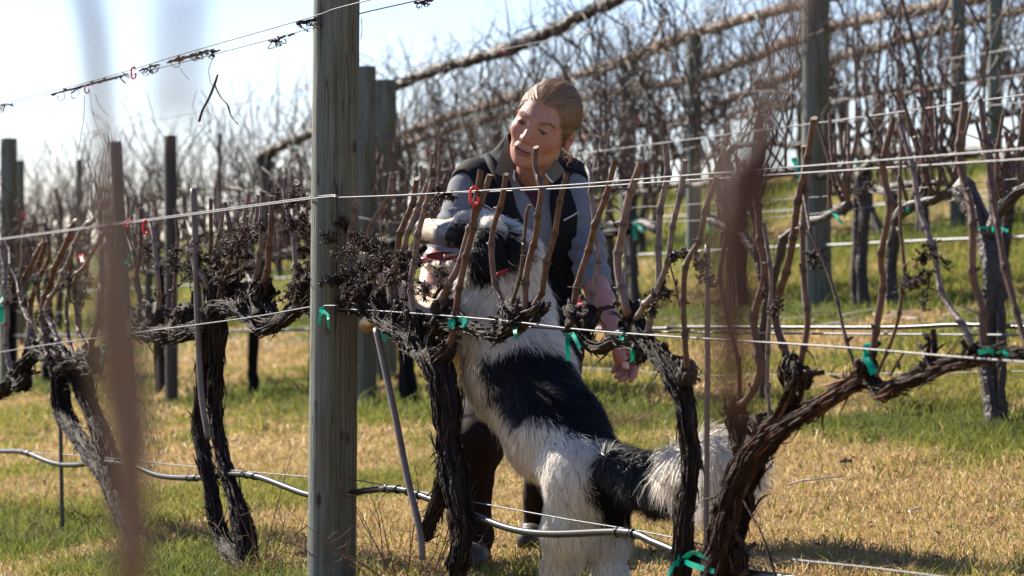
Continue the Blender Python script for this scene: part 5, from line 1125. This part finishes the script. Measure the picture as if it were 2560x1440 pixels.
    for k in range(90):
        a = g.normal(size=3); a[2] = abs(a[2])+.25; a /= np.linalg.norm(a); st = np.array([0, -.012, .03])+a*np.array([.076, .092, .088]); t2 = np.array([.006, -.106, -.012])-st; t2 /= np.linalg.norm(t2); l = g.uniform(.02, .06); s2 = g.normal(size=3)
        w = [st+(t2*.8+a*.35)*l*t+a*l*.25*math.sin(t*3)-a*l*.35*t*t+s2*l*.12*math.sin(t*4+k) for t in np.linspace(0, 1, 7)]
        if a[1] < .55: mb.tube(h2w(np.array(w)), .0004, 14, 3, col=(.60,.42,.25))
    for k in range(26):                                                  # frizz by the right ear
        st = np.array([.060, -.060, -.030])+g.normal(size=3)*.010; w = [st+np.array([.006*math.sin(t*7+k)+.022*t*g.uniform(.3, 1.), .004*math.cos(t*6+k), -.030*t]) for t in np.linspace(0, 1, 8)]; mb.tube(h2w(np.array(w)), .0005, 18, 3, col=(.50,.34,.19))
    mb.obj('wisps', furmat('wisp_hair', .5), hb, col=True)
    # torso and clothes
    def torso(p, o=0.):
        d = cap(p, S_(1262,545,8.16), S_(1290,800,8.32), rp(92), rp(88)); d = smin(d, cap(p, S_(1385,555,8.20), S_(1385,820,8.34), rp(88), rp(80)), .08)
        d = smin(d, cap(p, S_(1195,462,8.18), S_(1418,475,8.24), rp(54), rp(52)), .06); d = smin(d, cap(p, S_(1290,440,8.2), S_(1375,445,8.22), rp(50), rp(48)), .04); return d-o
    def wr(p, s=1.): return (.006*noise3(p, 34, 71)+.0035*noise3(p, 75, 72))*s
    def vopen(p, l, r, y0=380):                    # signed distance of a front opening given as px edge tables
        px, py = topx(p); lx = np.interp(py, l[0], l[1]); rx = np.interp(py, r[0], r[1]); d = np.maximum(lx-px, px-rx)*8.1/F; return np.maximum(d, (p[:, 1]-8.19))
    def shirt(p):
        d = torso(p, .004)+wr(p, .4)
        sR = cap(p, S_(1432,492,8.22), S_(1466,600,8.16), rp(46), rp(40)); sR = smin(sR, cap(p, S_(1466,600,8.16), S_(1484,714,8.05), rp(43), rp(47)), .02)
        sL = cap(p, S_(1172,484,8.18), S_(1116,610,8.08), rp(53), rp(46)); sL = smin(sL, cap(p, S_(1116,610,8.08), S_(1100,655,8.02), rp(46), rp(44)), .02)
        fold = .0045*np.sin(p[:, 2]*150+p[:, 0]*60)*np.clip((720-topx(p)[1])/60, 0, 1)*(topx(p)[1] > 520)
        d = smin(d, sR+fold+wr(p, .6), .03); d = smin(d, sL+fold*.7+wr(p, .6), .03)
        px, py = topx(p)
        cut = np.where(px > 1424, py-719+.10*(px-1475), np.where(px < 1150, py-668, -50))*8.1/F; d = smax(d, cut, .004)
        return smax(d, -vopen(p, ((380,470,520),(1268,1305,1338)), ((380,470,520),(1392,1352,1338))), .006)
    lo = S_(1000,1000,7.7); lo[1] = 7.7; hi = S_(1560,330,8.6); hi[1] = 8.65
    def cloth(name, fn, m, h=.006, lo=lo, hi=hi, parent=None, colf=None):
        V, Q = surface_nets(fn, lo, hi, h, margin=.02); return meshobj(name, V, Q, m, parent or wroot, col=(colf(V) if colf else None))
    heather = mat('heather_grey_knit', (.20,.205,.235), .9, noise=(260,(.10,.105,.13),.42,.62), bump=(500,.5,.001), sheen=.2, spec=.2)
    black = mat('black_softshell', (.0075,.0075,.0095), .8, bump=(30,.25,.006), spec=.18)
    shirto = cloth('shirt', shirt, heather, .0055)
    def under(p): return smax(smax(torso(p, .000), -vopen(p, ((380,400,438,455),(1296,1300,1322,1334)), ((380,400,438,455),(1366,1362,1346,1334))), .004), (topx(p)[1]-700)/900, .005)
    cloth('undershirt', under, mat('maroon_shirt', (.055,.010,.016), .9, sheen=.1), .006, lo=S_(1180,720,7.75), hi=S_(1470,370,8.3)+np.array([0,.1,0]))
    def vest(p):
        px, py = topx(p); d = torso(p, .016)+wr(p, .7); d = smin(d, cap(p, S_(1238,402,8.22), S_(1280,345,8.24), rp(22), rp(15)), .03); d = smin(d, cap(p, S_(1440,425,8.26), S_(1382,382,8.24), rp(24), rp(15)), .03)
        d = smin(d, cap(p, S_(1280,345,8.24), S_(1382,382,8.28), rp(14), rp(14)), .02)
        d = smin(d, cap(p, S_(1400,700,8.26), S_(1402,880,8.12), rp(70), rp(60)), .05); d = smin(d, cap(p, S_(1290,700,8.26), S_(1270,860,8.12), rp(68), rp(60)), .05)
        op = vopen(p, ((380,440,500,600,700,760),(1262,1272,1288,1298,1330,1352)), ((380,440,500,600,700,760),(1392,1384,1374,1384,1372,1352)))
        d = smax(d, -op, .006)
        aR = cap(p, S_(1448,470,8.18), S_(1520,650,8.1), rp(40), rp(56)); aL = cap(p, S_(1140,470,8.12), S_(1070,640,8.0), rp(44), rp(62))
        d = smax(d, -aR, .01); d = smax(d, -aL, .01)
        px_r = np.interp(py, (400,480,600,700,800,930), (1478,1474,1462,1450,1462,1472)); d = smax(d, (px-px_r)*8.1/F, .01)
        return smax(d, (py-948+.0012*(px-1420)**2)*8.1/F, .02)
    cloth('vest', vest, black, .0055)
    def surf(fn, px, py, D0=7.9, o=.0015):        # first hit of a shape along the camera's ray
        t = np.linspace(7.6, 8.6, 400); pt = np.array([P(px, py, q) for q in t]); d = fn(pt); i = np.argmax(d < 0) if (d < 0).any() else 190; return pt[max(i-1, 0)]-np.array([0, o, 0])
    def strip(name, fn, pts, w, m, o=.002, n=24, flat=.35):
        q = catmull(np.array([surf(fn, x, y, o=o) for x, y in pts]), n); mb = MB(); V, fs = batch_tubes(q[None], np.full((1, n), w/2), 10); c = np.repeat(q, 10, 0); nr = np.array([0., -1, 0]); dd = (V-c)@nr; V = V-nr*dd[:, None]*(1-flat); mb.add(V, fs); return mb.obj(name, m, wroot)
    grey = mat('reflective_piping', (.42,.42,.43), .4)
    strip('piping', vest, [(1192,502),(1225,520),(1260,543),(1292,568)], .0040, grey); strip('piping', vest, [(1409,551),(1438,535),(1464,517)], .0050, grey)
    strip('strap', lambda p: np.minimum(vest(p), shirt(p)), [(1218,392),(1232,420),(1262,480),(1300,560),(1345,650),(1400,760)], .026, mat('black_webbing', (.010,.010,.014), .8, spec=.2), o=.004, n=50, flat=.14)
    strip('zipper', vest, [(1266,440),(1292,480),(1304,560),(1330,660)], .005, black, o=.002)
    # collar flaps
    def flap(poly, D, th=.0045, curve=.02):
        poly = np.array(poly, float); c = poly.mean(0); Vf = []; n = 9
        mb = MB(); ring = []
        for i in range(len(poly)):
            a, b = poly[i], poly[(i+1) % len(poly)]
            for t in np.linspace(0, 1, n)[:-1]: ring.append(a*(1-t)+b*t)
        ring = np.array(ring); m = len(ring); S = []
        for s in np.linspace(1, 0, 7): S.append(c+(ring-c)*max(s, .001))
        G = np.array(S).reshape(-1, 2); dist = np.linalg.norm(G-c, axis=1)/60
        Dp = D+curve*(dist**2)+.006*np.sin(G[:, 0]*.05+G[:, 1]*.03); A = np.array([P(x, y, d) for (x, y), d in zip(G, Dp)]); Bk = A+np.array([0, th, 0])
        k = (np.arange(6)*m)[:, None]; j = np.arange(m); jn = (j+1) % m; q = np.stack([k+j, k+jn, k+m+jn, k+m+j], -1).reshape(-1, 4); nA = len(A)
        rim = np.stack([j, jn, jn+nA, j+nA], -1); mb.add(np.vstack([A, Bk]), [np.vstack([q, q[:, ::-1]+nA, rim[:, ::-1]])]); return mb
    cm = mat('collar_knit', (.15,.145,.14), .9, noise=(260,(.09,.085,.085),.42,.62), sheen=.2)
    flap([(1268,338),(1277,372),(1286,428),(1281,453),(1258,442),(1237,430),(1250,390)], 8.035).obj('collar', cm, shirto)
    flap([(1374,372),(1392,398),(1412,427),(1397,446),(1382,458),(1368,438),(1358,414),(1362,390)], 8.045).obj('collar', cm, shirto)
    wh = mat('white_collar_edge', (.62,.62,.72), .8)
    for pts in ([(1287,424),(1284,440),(1287,452)], [(1363,434),(1372,446),(1382,457)]):
        mb = MB(); mb.tube([P(x, y, 8.03) for x, y in pts], .0026, 10, 6); mb.obj('collar_edge', wh, shirto)
    # trousers and boots
    def trou(p):
        d = cap(p, S_(1300,835,8.42), S_(1385,840,8.44), rp(66), rp(66))
        d = smin(d, cap(p, S_(1275,860,8.36), S_(1190,1105,8.02), rp(64), rp(64)), .05); d = smin(d, cap(p, S_(1190,1105,8.02), S_(1172,1290,8.12), rp(60), rp(50)), .04)
        d = smin(d, cap(p, S_(1405,850,8.34), S_(1365,1120,8.20), rp(62), rp(50)), .05); d = smin(d, cap(p, S_(1365,1120,8.20), S_(1348,1310,8.42), rp(50), rp(42)), .04)
        d = smin(d, cap(p, S_(1172,1290,8.12), S_(1180,1345,8.12), rp(48), rp(56)), .02)
        return d+.010*noise3(p*np.array([1, 1, 1.8]), 22, 81)+.004*noise3(p, 60, 82)
    lo2 = S_(1050,1440,7.7); lo2[1] = 7.75; lo2[2] = .0; hi2 = S_(1540,740,8.75); hi2[1] = 8.75
    cloth('trousers', trou, mat('dark_brown_trousers', (.018,.008,.0055), .85, noise=(9,(.012,.006,.004),.4,.65), spec=.15, bump=(60,.3,.003)), .008, lo=lo2, hi=hi2)
    bm = mat('brown_boot', (.035,.018,.012), .5, noise=(25,(.018,.010,.008),.4,.7))
    for (ax, ay, aD), (tx, ty, tD) in (((1182,1345,8.12),(1180,1402,7.92)), ((1345,1310,8.44),(1328,1368,8.28))):
        a = S_(ax, ay, aD); t = S_(tx, ty, tD); zg = float(gz(t[0], t[1])); 
        def boot(p, a=a, t=t, zg=zg):
            h = a.copy(); h[2] = zg+.045; h[1] += .03; tt = t.copy(); tt[2] = zg+.042
            d = cap(p, a, h, .046, .044); d = smin(d, cap(p, h, tt, .044, .044), .03); return np.maximum(smax(d, -(p[:, 2]-zg), .006), -(p[:, 2]-zg))
        cloth('boot', boot, bm, .007, lo=np.array([min(a[0], t[0])-.1, t[1]-.1, zg-.03]), hi=np.array([max(a[0], t[0])+.1, a[1]+.15, a[2]+.08]))
    mb = MB(); cw = S_(1529,806,7.86); ax = S_(1540,845,7.80)-S_(1505,760,7.95); ax /= np.linalg.norm(ax)
    e1 = np.cross(ax, [0, 1, 0]); e1 /= np.linalg.norm(e1); e2 = np.cross(ax, e1)
    for k in range(9):
        t = np.linspace(0, 2*np.pi, 25); o = ax*(k-4)*.0026; r = .0285+.001*math.sin(k*2); ring = cw+o+np.outer(np.cos(t), e1)*r+np.outer(np.sin(t), e2)*r+np.outer(np.sin(t*3+k), ax)*.0015
        V, fs = batch_tubes(ring[None], np.full((1, 25), .0021), 5, caps=False); mb.add(V, fs)
    mb.obj('bracelet', mat('braided_band', (.035,.035,.04), .5), wroot)
